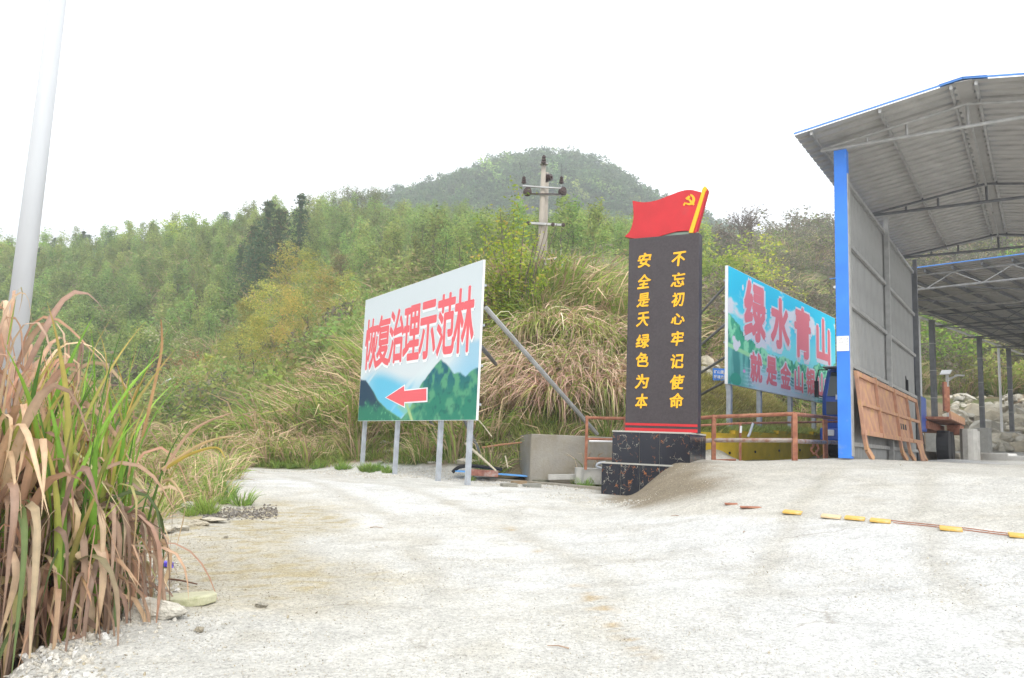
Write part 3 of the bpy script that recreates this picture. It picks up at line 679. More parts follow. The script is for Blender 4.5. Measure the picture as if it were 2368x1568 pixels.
pw = pa1 - pa0; pc = (pa0 + pa1) / 2; PD = .26
MB().box(Mp(pc, PBk + PD / 2, (pz0 + pz1) / 2), (pw, PD, pz1 - pz0), Ma, Mb_).build('panel', M_panel, mon, bevel=.008)
zr = m_a(1530, 983, PBk)[1]; zr2 = m_a(1530, 992, PBk)[1]
MB().box(Mp(pc, PBk - .004, (zr + .03 + zr - .02) / 2), (pw - .01, .008, .05), Ma, Mb_).build('red_band', M_red, mon)
MB().box(Mp(pc, PBk - .004, (pz0 + zr2 - .0) / 2 + .01), (pw - .01, .008, max(.06, zr2 - pz0)), Ma, Mb_).build('red_band', M_red, mon)
colL = list('安全是天绿色为本'); yL = [602, 651, 694, 738, 789, 832, 882, 928]
colR = list('不忘初心牢记使命'); yR = [599, 647, 692, 738, 783, 835, 884, 927]
PO = Mp(0, PBk, 0)
for chs, yy, xt, xb in ((colL, yL, 1490, 1483), (colR, yR, 1569, 1564)):
    for ch, y in zip(chs, yy):
        x = xt + (xb - xt) * (y - 602) / 326
        a_, z_ = m_a(x, y, PBk); hw = .138; hh = .146
        if ch in '是天本牢初': hw = .127
        if ch == '心': hh = .11
        char_on(ch, PO, Ma, up, nM, (a_ - hw, z_ - hh, a_ + hw, z_ + hh), M_gold, mon, 'gold_character', bold=.027, out=.001, thick=.012, shear=.10, brush=.07)
# red flag on top
flag = empty('flag_sculpture', Mp(pc, PBk, pz1), -TM, 'red waving flag sculpture with yellow staff on top of the dark pillar', 'flag sculpture')
FB = PBk + .03
def fl_(zx, zy): # zoomed crop pixel -> world
    u = (2100 + zx / 2.24) * .64043; v = (600 + zy / 2.24) * .64043
    return on_plane(u, v, Mp(0, FB, 0), nM)
def spline(pts, n=6):
    out = []
    for i in range(len(pts) - 1):
        p0 = np.array(pts[max(i - 1, 0)], float); p1 = np.array(pts[i], float); p2 = np.array(pts[i + 1], float); p3 = np.array(pts[min(i + 2, len(pts) - 1)], float)
        for k in range(n):
            t = k / n; out.append(.5 * ((2 * p1) + (-p0 + p2) * t + (2 * p0 - 5 * p1 + 4 * p2 - p3) * t * t + (-p0 + 3 * p1 - 3 * p2 + p3) * t ** 3))
    out.append(np.array(pts[-1], float)); return out
top_ = spline([(410, 280), (500, 293), (600, 278), (700, 240), (800, 203), (880, 192), (965, 212)])
bot_ = spline([(872, 524), (820, 523), (760, 530), (680, 552), (580, 580), (480, 588), (410, 582), (346, 568)])
lef_ = spline([(346, 568), (385, 530), (408, 470), (418, 390), (410, 280)])[1:-1]
bot_[0] = np.array((874, 535.)) 
outl = [fl_(*p) for p in top_ + [np.array((874, 524.))] + bot_[1:] + lef_]
# the lower edge meets the panel top; build as a thick board of triangles
import mathutils.geometry as mg
def poly_board(name, pts3, th, m, parent, nrm=nM):
    n = len(pts3); X2 = [Vector((float(np.dot(p - PO, Ma)), float(p[2]), 0)) for p in pts3]
    tri = mg.tessellate_polygon([X2]); mb = MB()
    fr = [p + nrm * th for p in pts3]
    mb.add(list(pts3) + fr, [[n + i for i in t] for t in tri] + [list(t)[::-1] for t in tri] + [[i, (i + 1) % n, n + (i + 1) % n, n + i] for i in range(n)])
    return mb.build(name, m, parent)
poly_board('flag_cloth', outl, -.15, M_red, flag)
st = [fl_(972, 208), fl_(1000, 208), fl_(900, 540), fl_(866, 540)]
poly_board('staff', [p + nM * .02 for p in st], -.19, M_gold, flag)
poly_board('staff_backing', [fl_(1002, 205), fl_(1018, 190) , fl_(925, 535), fl_(903, 540)], -.15, M_red, flag)
poly_board('finial', [p + nM * .02 for p in (fl_(970, 208), fl_(978, 182), fl_(997, 163), fl_(1013, 180), fl_(1002, 208))], -.15, M_gold, flag)
# emblem: sickle crescent and hammer, raised
def arc(cx_, cy_, r, t0, t1, n=14): return [np.array((cx_ + r * cos(radians(t0 + (t1 - t0) * i / n)), cy_ - r * sin(radians(t0 + (t1 - t0) * i / n)))) for i in range(n + 1)]
cres = arc(872, 272, 45, -138, 82) + [np.array((878, 224))] + arc(862, 268, 33, 62, -120)[0:]
def emb(pl, off): poly_board('emblem', [fl_(*p) + nM * off for p in pl], -.012, M_gold, flag)
emb(cres, .012)
emb([(842, 300), (830, 322), (818, 318), (832, 292)], .0125)
emb([(838, 262), (866, 240), (880, 250), (852, 276)], .015)
emb([(850, 262), (862, 254), (914, 308), (902, 320)], .018)
MB().box(Mp(pc + .15, PBk + .12, pz1 + .035), (1.1, .12, .07), Ma, Mb_).build('mounting_bar', mat('verdigris_strip', (.25, .33, .27), .7), flag)

# ------------------------------------------------------------------ billboards
def board_geom(TLp, BLp, TRp, BRp, Yl, Yr):
    BL = at(*BLp, Yl); BR = at(*BRp, Yr); TL = at(*TLp, Yl); TR = at(*TRp, Yr)
    X = BR - BL; X[2] = 0; Wd = np.linalg.norm(X); X /= Wd
    z0 = (BL[2] + BR[2]) / 2; z1 = (TL[2] + TR[2]) / 2
    O = np.array([BL[0], BL[1], z0]); N_ = np.array([X[1], -X[0], 0.]); 
    return O, X, Wd, z1 - z0, N_
def board_uv(O, X, N_, u, v):
    p = on_plane(u, v, O, N_); return float(np.dot(p - O, X)), float(p[2] - O[2])
def paint_board(name, O, X, Wd, Hh, N_, fn, parent, nx_=220, ny_=130, off=.003):
    a = np.linspace(0, 1, nx_); b = np.linspace(0, 1, ny_); A, B = np.meshgrid(a, b)
    V = O + (A * Wd)[..., None] * X + (B * Hh)[..., None] * up + N_ * off
    V = V.reshape(-1, 3); mi = np.array(world_of(parent).inverted()); V = V @ mi[:3, :3].T + mi[:3, 3]
    id_ = np.arange(nx_ * ny_).reshape(ny_, nx_); Fq = np.stack([id_[:-1, :-1], id_[:-1, 1:], id_[1:, 1:], id_[1:, :-1]], -1).reshape(-1, 4)
    colr = np.clip(fn(A, B, Wd, Hh) * (.86 if fn is fn1 else 1.4), 0, .9).reshape(-1, 3)  # right print brightened in its colour, making up for light it lacks
    c = V.mean(0)
    return link(name, np_mesh(name, V - c, Fq, M_print, colr), parent, tuple(c))
M_print, t_, b_ = mat_new('printed_vinyl'); at_ = t_.nodes.new('ShaderNodeAttribute'); at_.attribute_name = 'Col'
t_.links.new(at_.outputs['Color'], b_.inputs['Base Color']); b_.inputs['Roughness'].default_value = .65; b_.inputs['Specular IOR Level'].default_value = .2
def S3(c): return np.array([((x / 255 + .055) / 1.055) ** 2.4 if x > 10 else x / 255 / 12.92 for x in c])
def blend(C_, c, k): return C_ * (1 - k[..., None]) + (np.asarray(c)) * k[..., None]
def fn1(A, B, W_, H_):
    C_ = np.zeros(A.shape + (3,)) + S3((222, 232, 236))
    C_ = blend(C_, S3((110, 200, 232)), smooth(.38 + .05 * np.sin(A * 9) - B, 0, .12) * (1 - smooth(np.abs(A - .38), .18, .42) * .6))
    C_ = blend(C_, S3((225, 238, 240)), smooth(fbm((A - B) * 14, B * 3, 3, 2), .5, .62) * (B < .42) * .6)
    C_ = blend(C_, S3((150, 205, 232)), smooth(A, .78, .95) * smooth(.52 - B, 0, .05) * .8)
    nz = fbm(A * 22, B * 12, 4, 4); n2_ = fbm(A * 60, B * 34, 3, 6)
    # right mountain
    ridge = np.interp(A, [.40, .50, .60, .68, .74, .78, .84, .88, .92, .96, 1], [-.02, .08, .27, .36, .41, .38, .30, .31, .28, .31, .33]) + (nz - .5) * .03
    k = smooth(ridge - B, 0, .012)
    g = blend(np.zeros(C_.shape) + S3((50, 135, 112)), S3((38, 105, 125)), smooth(B, .12, .36)); g = blend(g, S3((92, 165, 128)), smooth(nz + .25 * (.5 - (A - .6 + .0 * B)), .52, .68))
    g = blend(g, S3((28, 92, 92)), smooth(n2_, .52, .66) * .5)
    C_ = blend(C_, g, k)
    # left mountain
    ridge = np.interp(A, [0, .06, .12, .2, .3, .4, .5], [.34, .33, .27, .17, .09, .04, -.03]) + (nz - .5) * .02
    k = smooth(ridge - B, 0, .012)
    g = blend(np.zeros(C_.shape) + S3((38, 70, 92)), S3((50, 130, 105)), smooth(.16 - B + (nz - .5) * .12, 0, .08)); g = blend(g, S3((110, 185, 140)), smooth(n2_, .56, .68) * smooth(.2 - B, 0, .1))
    g = blend(g, S3((130, 190, 120)), (1 - smooth(ridge - B, .0, .03)) * smooth(A, .1, .2) * .6)
    C_ = blend(C_, g, k)
    # pale trail on the valley floor
    tr = np.abs(A - (.47 + (.12 - B) * -.0 + .06 * (.13 - B) / .13)) 
    C_ = blend(C_, S3((190, 215, 150)), (1 - smooth(tr, .006, .016)) * (B < .13) * .9)
    k = smooth(.10 + .04 * (A - .4) - np.abs(B - .10) * 1.2 - np.abs(A - .47) * .9, 0, .05)
    C_ = blend(C_, S3((150, 200, 130)), k * .5)
    return C_
def fn2(A, B, W_, H_):
    C_ = np.zeros(A.shape + (3,)) + S3((45, 185, 240))
    cl = fbm(A * 6 + 3.7, B * 5 + 1.9, 5, 23)
    C_ = blend(C_, S3((125, 212, 243)), smooth(.85 - B, 0, .5))
    C_ = blend(C_, S3((235, 243, 248)), smooth(cl - .07 + .12 * np.exp(-((A - .50) / .2) ** 2 - ((B - .72) / .2) ** 2), .55, .66))
    nz = fbm(A * 30, B * 9, 4, 12); n2_ = fbm(A * 70, B * 24, 3, 14)
    rg = np.interp(A, [0, .04, .1, .2, .3, .42, .55, .68, .8, .92, 1], [.60, .58, .50, .42, .36, .36, .37, .35, .42, .40, .50]) + (nz - .5) * .10
    k = smooth(rg - B, 0, .01)
    g = blend(np.zeros(C_.shape) + S3((70, 165, 125)), S3((140, 215, 165)), smooth(nz, .45, .6)); g = blend(g, S3((40, 115, 105)), smooth(n2_, .5, .62) * .6)
    C_ = blend(C_, g, k)
    bk = np.interp(A, [0, .3, .7, 1], [.315, .24, .17, .12])
    C_ = blend(C_, S3((150, 205, 150)), smooth(bk + .035 - B, 0, .01))
    wt = smooth(bk - B, 0, .012)
    wc = blend(np.zeros(C_.shape) + S3((70, 140, 130)), S3((110, 180, 165)), smooth(fbm(A * 30, B * 4, 3, 17), .42, .6))
    wc = blend(wc, S3((200, 225, 235)), smooth(.17 + .05 * np.sin(A * 7) - B, 0, .12) * smooth(A, .1, .25) * (1 - smooth(A, .70, .8)))
    wc = blend(wc, S3((205, 230, 230)), (np.sin(B * 190 + nz * 4) > .55) * smooth(A, .08, .2) * (B < .2) * .6)
    C_ = blend(C_, wc, wt)
    # lotus leaf, egrets, blossom
    C_ = blend(C_, S3((60, 150, 125)), smooth(1 - ((A - .055) / .04) ** 2 - ((B - .05) / .055) ** 2, 0, .1))
    for (x, y, rx, ry) in ((.055, .34, .022, .05), (.04, .39, .012, .03), (.078, .36, .01, .03), (.105, .87, .006, .03), (.175, .91, .004, .01), (.21, .20, .008, .03), (.49, .80, .05, .05)):
        C_ = blend(C_, S3((238, 244, 248)), smooth(1 - ((A - x) / rx) ** 2 - ((B - y) / ry) ** 2, 0, .25))
    C_ = blend(C_, S3((225, 150, 190)), smooth(1 - ((A - .115) / .010) ** 2 - ((B - .135) / .018) ** 2, 0, .3))
    return C_
# left board
O1, X1, W1, H1_, N1 = board_geom((847, 697), (827, 975), (1121, 597), (1101, 970), 22.8, 17.0)
b1 = empty('billboard', O1 + X1 * W1 / 2 - up * 1.0, 0, 'white topped billboard with red characters and a red arrow over green mountains', 'billboard')
MB().box(O1 + X1 * W1 / 2 + up * H1_ / 2 - N1 * .025, (W1, .05, H1_), X1, -N1).build('board_frame', M_white, b1)
paint_board('printed_sheet', O1 + X1 * .015 + up * .01, X1, W1 - .03, H1_ - .02, N1, fn1, b1)
cells = [(843, 886, 741, 855), (885, 929, 728, 846), (924, 966, 707, 846), (966, 1003, 707, 832), (1005, 1049, 687, 833)]
c1 = [(845,881,734,849),(881,922,736,838),(898+24,963,709,839),(961,1003,698,829),(1001,1048,680,824),(1048,1093,662,820),(1090,1090+30,650,805)]
# character columns measured in the crop (px of crop -> 2367 view): x = 768.5 + .3471 * px, y = 544.4 + .3471 * py
raw = [(222, 302, 565, 885), (297, 385, 537, 865), (383, 475, 502, 840), (478, 582, 477, 822), (585, 690, 447, 812), (702, 815, 398, 788), (815, 943, 357, 770)]
for ch, (x0, x1, y0, y1) in zip('恢复治理示范林', raw):
    u0, u1, v0, v1 = [768.5 + .3471 * x0, 768.5 + .3471 * x1, 544.4 + .3471 * y0, 544.4 + .3471 * y1]
    pa = board_uv(O1, X1, N1, u0, (v0 + v1) / 2)[0]; pb = board_uv(O1, X1, N1, u1, (v0 + v1) / 2)[0]
    qa = board_uv(O1, X1, N1, (u0 + u1) / 2, v1)[1]; qb = board_uv(O1, X1, N1, (u0 + u1) / 2, v0)[1]
    ce = (pa, qa, pb, qb)
    char_on(ch, O1, X1, up, N1, ce, M_letter_blue, b1, 'character_shade', bold=.03, out=.005, dx=.035, dy=-.07)
    char_on(ch, O1, X1, up, N1, ce, M_letter_white, b1, 'character_outline', bold=.060, out=.007, dx=.012, dy=-.035)
    char_on(ch, O1, X1, up, N1, ce, M_letter_red, b1, 'red_character', bold=.030, out=.010)
def bpoly(name, O, X, N_, pix, off, m, parent):
    pl = [board_uv(O, X, N_, *p) for p in pix]
    mb = MB(); q = [O + X * p[0] + up * p[1] + N_ * off for p in pl]; n = len(q)
    tri = mg.tessellate_polygon([[Vector((p[0], p[1], 0)) for p in pl]])
    mb.add(q + [p + N_ * .002 for p in q], [[n + i for i in t] for t in tri] + [[i, (i + 1) % n, n + (i + 1) % n, n + i] for i in range(n)]); return mb.build(name, m, parent)
ar = [(360, 1080), (480, 1003), (480, 1037), (628, 1020), (628, 1100), (480, 1110), (480, 1140)]
sc_ = lambda p: (768.5 + .3471 * p[0], 544.4 + .3471 * p[1])
cx0 = sum(p[0] for p in ar) / 7; cy0 = sum(p[1] for p in ar) / 7
bpoly('arrow_outline', O1, X1, N1, [sc_((352, 1081)), sc_((484, 992)), sc_((484, 1028)), sc_((636, 1012)), sc_((634, 1110)), sc_((484, 1119)), sc_((484, 1150))], .006, M_letter_white, b1)
bpoly('red_arrow', O1, X1, N1, [sc_(p) for p in ar], .010, M_letter_red, b1)
def foot_post(O, X, N_, u, v, parent, name='post', wdt=.10, back=.12, zt=.35):
    """post behind a board, down to the ground where the photo shows its foot"""
    a_ = board_uv(O - N_ * back, X, N_, u, v)[0]
    p = O + X * a_ - N_ * back; g = h1(p[0], p[1]); z1_ = O[2] + zt
    return MB().box((p[0], p[1], (g - .25 + z1_) / 2), (wdt, wdt, z1_ - g + .25), X, -N_).build(name, M_post, parent)
for u, v in ((843, 1050), (919, 1043), (1019, 1036), (1087, 1065)): foot_post(O1, X1, N1, u, 985, b1, zt=H1_ - .2)
for z in (.35, 1.2, 2.1, 3.0):
    MB().bar(O1 + up * z - N1 * .14 + X1 * .1, O1 + up * z - N1 * .14 + X1 * (W1 - .1), .05, .05).build('back_rail', M_post, b1)
def pipe_to(P_, u1, v1, Y1, r, name, m, parent): return MB().tube([P_, at(u1, v1, Y1)], r, 8).build(name, m, parent)
Pt = O1 + X1 * (W1 - .02) + up * (H1_ * .70) - N1 * .12
e_ = hit(1378, 1003); e_ = at(1380, 1004, 20.4)
MB().tube([Pt, e_], .055, 8).build('brace_pipe', M_steel_dk if False else M_steel, b1)
Pt2 = O1 + X1 * (W1 - .15) + up * (H1_ * .46) - N1 * .12
q = at(1146, 842, 21.5); MB().tube([Pt2, q], .05, 8).build('brace_pipe', M_steel_dk, b1)
for a_ in (1.4, 3.8): 
    p = O1 + X1 * a_ + up * H1_ * .6 - N1 * .14; q = p - N1 * 2.0; q[2] = h1(q[0], q[1]) - .1
    MB().tube([p, q], .045, 8).build('brace_pipe', M_steel_dk, b1)
# right board
O2, X2, W2, H2_, N2 = board_geom((1685, 613), (1682, 892), (1936, 737), (1933, 936), 22.0, 30.0)
b2 = empty('billboard', O2 + X2 * W2 / 2 - up * 1.2, 0, 'sky blue billboard with big red characters over a lake, partly behind the blue post', 'billboard')
MB().box(O2 + X2 * W2 / 2 + up * H2_ / 2 - N2 * .045, (W2, .09, H2_), X2, -N2).build('board_frame', M_white, b2)
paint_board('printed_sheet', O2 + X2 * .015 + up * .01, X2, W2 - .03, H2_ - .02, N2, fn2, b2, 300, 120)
k2 = .64043 / 2.24
def cell2(x0, x1, y0, y1):
    u0, u1, v0, v1 = [2400 * .64043 + k2 * x0, 2400 * .64043 + k2 * x1, 850 * .64043 + k2 * y0, 850 * .64043 + k2 * y1]
    pa = board_uv(O2, X2, N2, u0, (v0 + v1) / 2)[0]; pb = board_uv(O2, X2, N2, u1, (v0 + v1) / 2)[0]
    return (pa, board_uv(O2, X2, N2, (u0 + u1) / 2, v1)[1], pb, board_uv(O2, X2, N2, (u0 + u1) / 2, v0)[1])
big = [('绿', 645, 805, 400, 840), ('水', 860, 1000, 525, 905), ('青', 1050, 1172, 607, 980), ('山', 1227, 1328, 690, 1020)]
sml = [('就', 692, 780, 957, 1180), ('是', 820, 900, 993, 1208), ('金', 935, 1012, 1037, 1235), ('山', 1048, 1112, 1068, 1260), ('银', 1143, 1210, 1085, 1280), ('山', 1237, 1297, 1125, 1305)]
for lst, bo, oo in ((big, .05, .125), (sml, .045, .14)):
    for ch, *c in lst:
        ce = cell2(*c); big_ = lst is big
        char_on(ch, O2, X2, up, N2, ce, M_letter_blue, b2, 'character_shade', bold=bo, out=.005, dx=.06 if big_ else .02, dy=-.09 if big_ else -.03)
        char_on(ch, O2, X2, up, N2, ce, M_letter_white, b2, 'character_outline', bold=oo, out=.007, dx=.025 if big_ else .008, dy=-.05 if big_ else -.015)
        char_on(ch, O2, X2, up, N2, ce, M_letter_red_bright, b2, 'red_character', bold=bo, out=.010)
for u in (1684, 1753, 1824, 1879): foot_post(O2, X2, N2, u + 2, 905 + (u - 1684) * .16, b2, wdt=.13, zt=H2_ - .2)
for z in (.3, 1.2, 2.1, 3.0): MB().bar(O2 + up * z - N2 * .15 + X2 * .1, O2 + up * z - N2 * .15 + X2 * (W2 - .1), .05, .05).build('back_rail', M_post, b2)
for (v0, u1, v1) in ((655, 1612, 733), (745, 1600, 815), (822, 1612, 867), (878, 1640, 902)):
    Pz = on_plane(1683, v0, O2 - N2 * .13, N2) ; q = at(u1 - 40, v1 + (v1 - v0) * 40 / (1683 - u1), 25.5)
    MB().tube([Pz, q], .04, 7).build('brace_pipe', M_steel_dk, b2)

# ------------------------------------------------------------------ utility poles
def upole(utop, vtop, Y, rt, rb, label):
    T = at(utop, vtop, Y); Bz = h1(T[0], Y) - .5
    e = empty('utility_pole', (T[0], Y, Bz + .5), 0, label, 'utility pole', 'pair of concrete poles on the knoll')
    MB().tube([(T[0], Y, Bz), (T[0], Y, (Bz + T[2]) / 2), (T[0], Y, T[2])], [rb, (rt + rb) / 2, rt], 14).build('shaft', M_cpole, e, smooth_=True)
    return e, T
ep, T1 = upole(1257, 377, 28.5, .088, .145, 'front concrete power pole with crossarms and brown insulators')
ep2, T2 = upole(1264, 400, 29.2, .085, .14, 'rear concrete power pole standing just behind the front one')
def insul(c, ax, r, L, parent, nd=3):
    mb = MB(); ax = np.array(ax, float)
    for k in range(nd): mb.disc(np.array(c) + ax * (k - (nd - 1) / 2) * L / nd, ax, r * (1 - .12 * k), L / nd * .55, 12)
    mb.disc(c, ax, r * .35, L * 1.15, 8); return mb.build('insulator', M_insul, parent, smooth_=False)
Yp = 28.35
MB().bar(at(1208, 430, Yp), at(1301, 436, Yp), .06, .05).build('crossarm', M_steel, ep)
for u in (1211, 1298): 
    p = at(u, 417, Yp); insul(p, up, .09, .26, ep); MB().tube([p - up * .1, at(u, 432, Yp)], .012, 6).build('pin', M_steel, ep)
MB().bar(at(1213, 448, Yp + .05), at(1305, 452, Yp + .05), .06, .05).build('crossarm', M_steel, ep)
MB().tube([at(1226, 448, Yp), at(1294, 449, Yp)], .022, 6).build('link_rod', M_insul, ep)
for u in (1220, 1301): insul(at(u, 443, Yp), (.15, -1, 0), .165, .25, ep, 3); insul(at(u, 443, Yp + .45), (0, 1, 0), .12, .5, ep, 5)
insul(at(1268, 411, Yp + .3), (.8, -.5, 0), .17, .3, ep, 3)
insul(at(1257, 370, Yp), up, .1, .32, ep, 3); MB().disc(at(1257, 379, Yp + .1), up, .15, .05).build('pole_cap', M_steel, ep)
MB().bar(at(1219, 516, Yp), at(1303, 521, Yp), .10, .08).build('crossarm', M_steel, ep)
for u, v in ((1221, 516), (1278, 519), (1302, 520)): insul(at(u, v, Yp - .1), (0, -1, 0), .07, .14, ep, 2)
MB().bar(at(1228, 598, Yp), at(1303, 600, Yp), .09, .07).build('crossarm', M_steel, ep)
for u in (1276, 1297): insul(at(u, 599, Yp - .12), (0, -1, 0), .07, .18, ep, 2); MB().bar(at(u - 2, 610, Yp - .1), at(u + 2, 588, Yp - .1), .04).build('fuse_holder', M_rust, ep); MB().tube([at(u - 1, 596, Yp), at(u, 575, Yp)], .01, 5).build('arcing_rod', M_steel, ep)
M_teal = mat('green_insulated_cable', (.10, .42, .34), .5)
for pl in ([(1278, 611), (1275, 628), (1266, 643), (1258, 655)], [(1299, 611), (1300, 632), (1290, 645), (1272, 655), (1258, 657)]):
    MB().tube([at(u, v, Yp) for u, v in pl], .022, 6).build('drop_cable', M_teal, ep)
MB().box(at(1258, 612, Yp - .2), (.16, .12, .1)).build('clamp', M_steel, ep)
MB().bar(at(1262, 645, Yp), at(1300, 646, Yp), .07).build('crossarm', M_steel, ep)
MB().tube([at(1285, 578, Yp), at(1286, 650, Yp)], .02, 6).build('cable_riser', M_wood, ep)
wires = empty('power_lines', at(1220, 443, 28.3), 0, 'thin overhead wires running left from the concrete poles', 'wires')
def wire(p, q, sag, r=.008):
    mb = MB(); pts_ = []
    for i in range(15):
        t = i / 14; z = p * (1 - t) + q * t; z = z - up * sag * 4 * t * (1 - t); pts_.append(z)
    mb.tube(pts_, r, 5, False); return mb.build('wire', M_steel_dk, wires)
for dz, dx in ((0, 0), (.4, 1.2)):
    wire(at(1211, 440, 28.2), at(1195 + dz * 20, 300, 22), .1, .006) if False else None
for k, (v0, v1) in enumerate(((762, 812), (790, 829))):
    wire(at(842, v0, 34), at(505, v1, 60), .0, .012)
MB().tube([at(1211, 410, 28.3), at(1200, 375, 27)], .006, 5).build('wire', M_steel_dk, wires)
MB().tube([at(1299, 410, 28.3), at(1298, 378, 27)], .006, 5).build('wire', M_steel_dk, wires)

# ------------------------------------------------------------------ lamp posts
pb = at(15, 950, 8.2); gzl = h1(pb[0], pb[1]); lp = empty('lamp_post', (pb[0], pb[1], gzl), 0, 'tall smooth white lamp post rising out of the big grass clump', 'lamp post')
M_polew = mat('white_powder_coat', (.55, .57, .59), .35, 0, .02, 2)
MB().tube([(pb[0], pb[1], gzl - .1), (pb[0], pb[1], gzl + 9.2)], [.122, .072], 28).build('shaft', M_polew, lp, smooth_=True)
MB().tube([(pb[0], pb[1], gzl + 9.1), (pb[0] + .3, pb[1] - .1, gzl + 9.5), (pb[0] + 1.2, pb[1] - .3, gzl + 9.8)], .04, 10).build('arm', M_polew, lp)
MB().box((pb[0] + 1.5, pb[1] - .38, gzl + 9.85), (.7, .25, .09)).build('lamp_head', M_polew, lp)
MB().disc((pb[0], pb[1], gzl + .02), up, .24, .04, 20).build('base_plate', M_polew, lp)
def solar_lamp(u, vt, vb, Y, lab, su, mirror=1):
    T = at(u, vt, Y); g = h1(T[0], Y); e = empty('solar_street_lamp', (T[0], Y, g), 0, lab, 'street lamp')
    MB().tube([(T[0], Y, g - .3), (T[0], Y, T[2])], .085, 8).build('pole', M_white, e)
    return e, T
L1, T_ = solar_lamp(389, 877, 1010, 52, 'thin white solar street lamp in the valley behind the grass clump', 1)
MB().prism([at(376, 886, 51.6), at(406, 871, 51.6), at(404, 872, 53.0), at(374, 888, 53.0)], (0, 0, .07)).build('solar_panel', M_white, L1)
MB().tube([at(388, 893, 52), at(360, 883, 52)], .05, 6).build('arm', M_white, L1); MB().tube([at(388, 899, 52), at(372, 888, 52)], .035, 6).build('arm_brace', M_white, L1)
MB().box(at(355, 881, 52), (.5, .25, .1)).build('lamp_head', M_white, L1)
L2, T_ = solar_lamp(2189, 866, 960, 46, 'white solar street lamp seen between the shed and canopy columns', 1)
MB().prism([at(2172, 867, 45.2), at(2196, 866, 45.2), at(2201, 857, 46.6), at(2177, 858, 46.6)], (0, 0, .05)).build('solar_panel', M_white, L2)
MB().tube([at(2190, 876, 46), at(2216, 868, 46)], .045, 6).build('arm', M_white, L2); MB().tube([at(2190, 882, 46), at(2206, 872, 46)], .03, 6).build('arm_brace', M_white, L2)
MB().box(at(2218, 868, 46), (.5, .22, .08)).build('lamp_head', M_white, L2)

# ------------------------------------------------------------------ walls, kerb, fences
cw = empty('retaining_wall', at(1300, 1080, 19.3), 0, 'low grey concrete wall behind the rusty railing frame', 'wall')
pL = at(1228, 1003, 19.3); pR = at(1425, 1003, 19.6); zt_ = pL[2]; zb_ = h1(pL[0], 19) - .3
def wallbox(p, q, z0, z1, th, name, m, parent, bev=.02):
    p = np.array([p[0], p[1], 0]); q = np.array([q[0], q[1], 0]); d = (q - p); L = np.linalg.norm(d); d /= L; n_ = np.cross(up, d)
    return MB().box((p + q) / 2 + up * (z0 + z1) / 2 + n_ * th / 2, (L, th, z1 - z0), d, n_).build(name, m, parent, bevel=bev)
wallbox(pL, pR, .35, zt_, .25, 'wall', M_conc, cw)
pE = at(1228, 1003, 19.33); pE2 = at(1203, 1003, 20.6)
mbw = MB(); a3, b3 = np.array([pE2[0], pE2[1], 0]), np.array([pL[0] - .003, pL[1], 0])
z4 = at(1190, 1052, 21)[2]
d3 = a3 - b3
mbw.prism([b3 + up * .35, b3 + d3 * 1.35 + up * .35, b3 + d3 * 1.35 + up * z4, b3 + d3 * 1.0 + up * (z4 + .1), b3 + d3 + up * (zt_ - .03), b3 + up * (zt_ - .005)], (.12, .2, 0)).build('wall_return', M_conc, cw)
kb = empty('kerb', at(1130, 1110, 20), 0, 'low concrete kerb along the gravel beside the ditch', 'kerb')
kp = [at(862, 1091, 22.4), at(1000, 1097, 21.0), at(1130, 1106, 19.7), at(1260, 1116, 18.6), at(1390, 1127, 17.4)]
for i in range(4):
    p, q = kp[i], kp[i + 1]; q = p + (q - p) * .997
    p2 = p.copy(); q2 = q.copy(); th = .16
    wallbox(p, q, .35, (kp[i][2] + kp[i + 1][2]) / 2 + .005, th, 'kerb_stone', M_conc, kb, .012)
zk = [p[2] for p in kp]
# bottoms of a shallow trough behind the kerb: planks, blue board, brick, hose
def slab(name, u0, v0, u1, v1, Y, dep, th, m, lab, cat, parent=None, seg=1, grp=None):
    A_ = at(u0, v0, Y); B_ = at(u1, v1, Y); d = B_ - A_; L = np.linalg.norm(d); d /= L
    mb = MB().box((A_ + B_) / 2 + np.array([0, dep / 2, -th / 2]), (L, dep, th), d, np.array([-d[1], d[0], 0]) / np.hypot(d[0], d[1]))
    o = mb.build(name, m, parent, bevel=.006); return tag(o, lab, cat, grp)
slab('blue_board', 1052, 1088, 1272, 1104, 19.55, .5, .03, M_tarp, 'bright blue board lying in the ditch behind the kerb', 'board')
bk = slab('brick_block', 1086, 1085, 1152, 1089, 19.2, .22, .15, M_redbr, 'whitish red brick block on the blue board', 'brick')
slab('concrete_beam', 1268, 1098, 1392, 1096, 18.9, .35, .12, M_conc_l, 'flat concrete beam lying between kerb and railing', 'beam')
slab('concrete_block', 1333, 1082, 1392, 1084, 18.3, .5, .36, M_conc_l, 'low pale concrete block at the foot of the railing', 'block')
hs = MB().tube(spline([at(1046, 1092, 19.6), at(1060, 1081, 19.6), at(1085, 1077, 19.7), at(1120, 1080, 19.8), at(1160, 1085, 19.9)], 5), .045, 8).build('black_hose', M_black, None, smooth_=True)
tag(hs, 'thick black hose arching out of the ditch', 'hose')
hp = MB().tube(spline([at(1400, 1069, 17.9), at(1383, 1072, 17.9), at(1380, 1079, 17.9), at(1392, 1083, 17.9), at(1402, 1085, 17.9)], 5), .03, 8).build('grey_hose', M_post, None, smooth_=True)
tag(hp, 'loop of grey hose beside the marble plinth', 'hose')
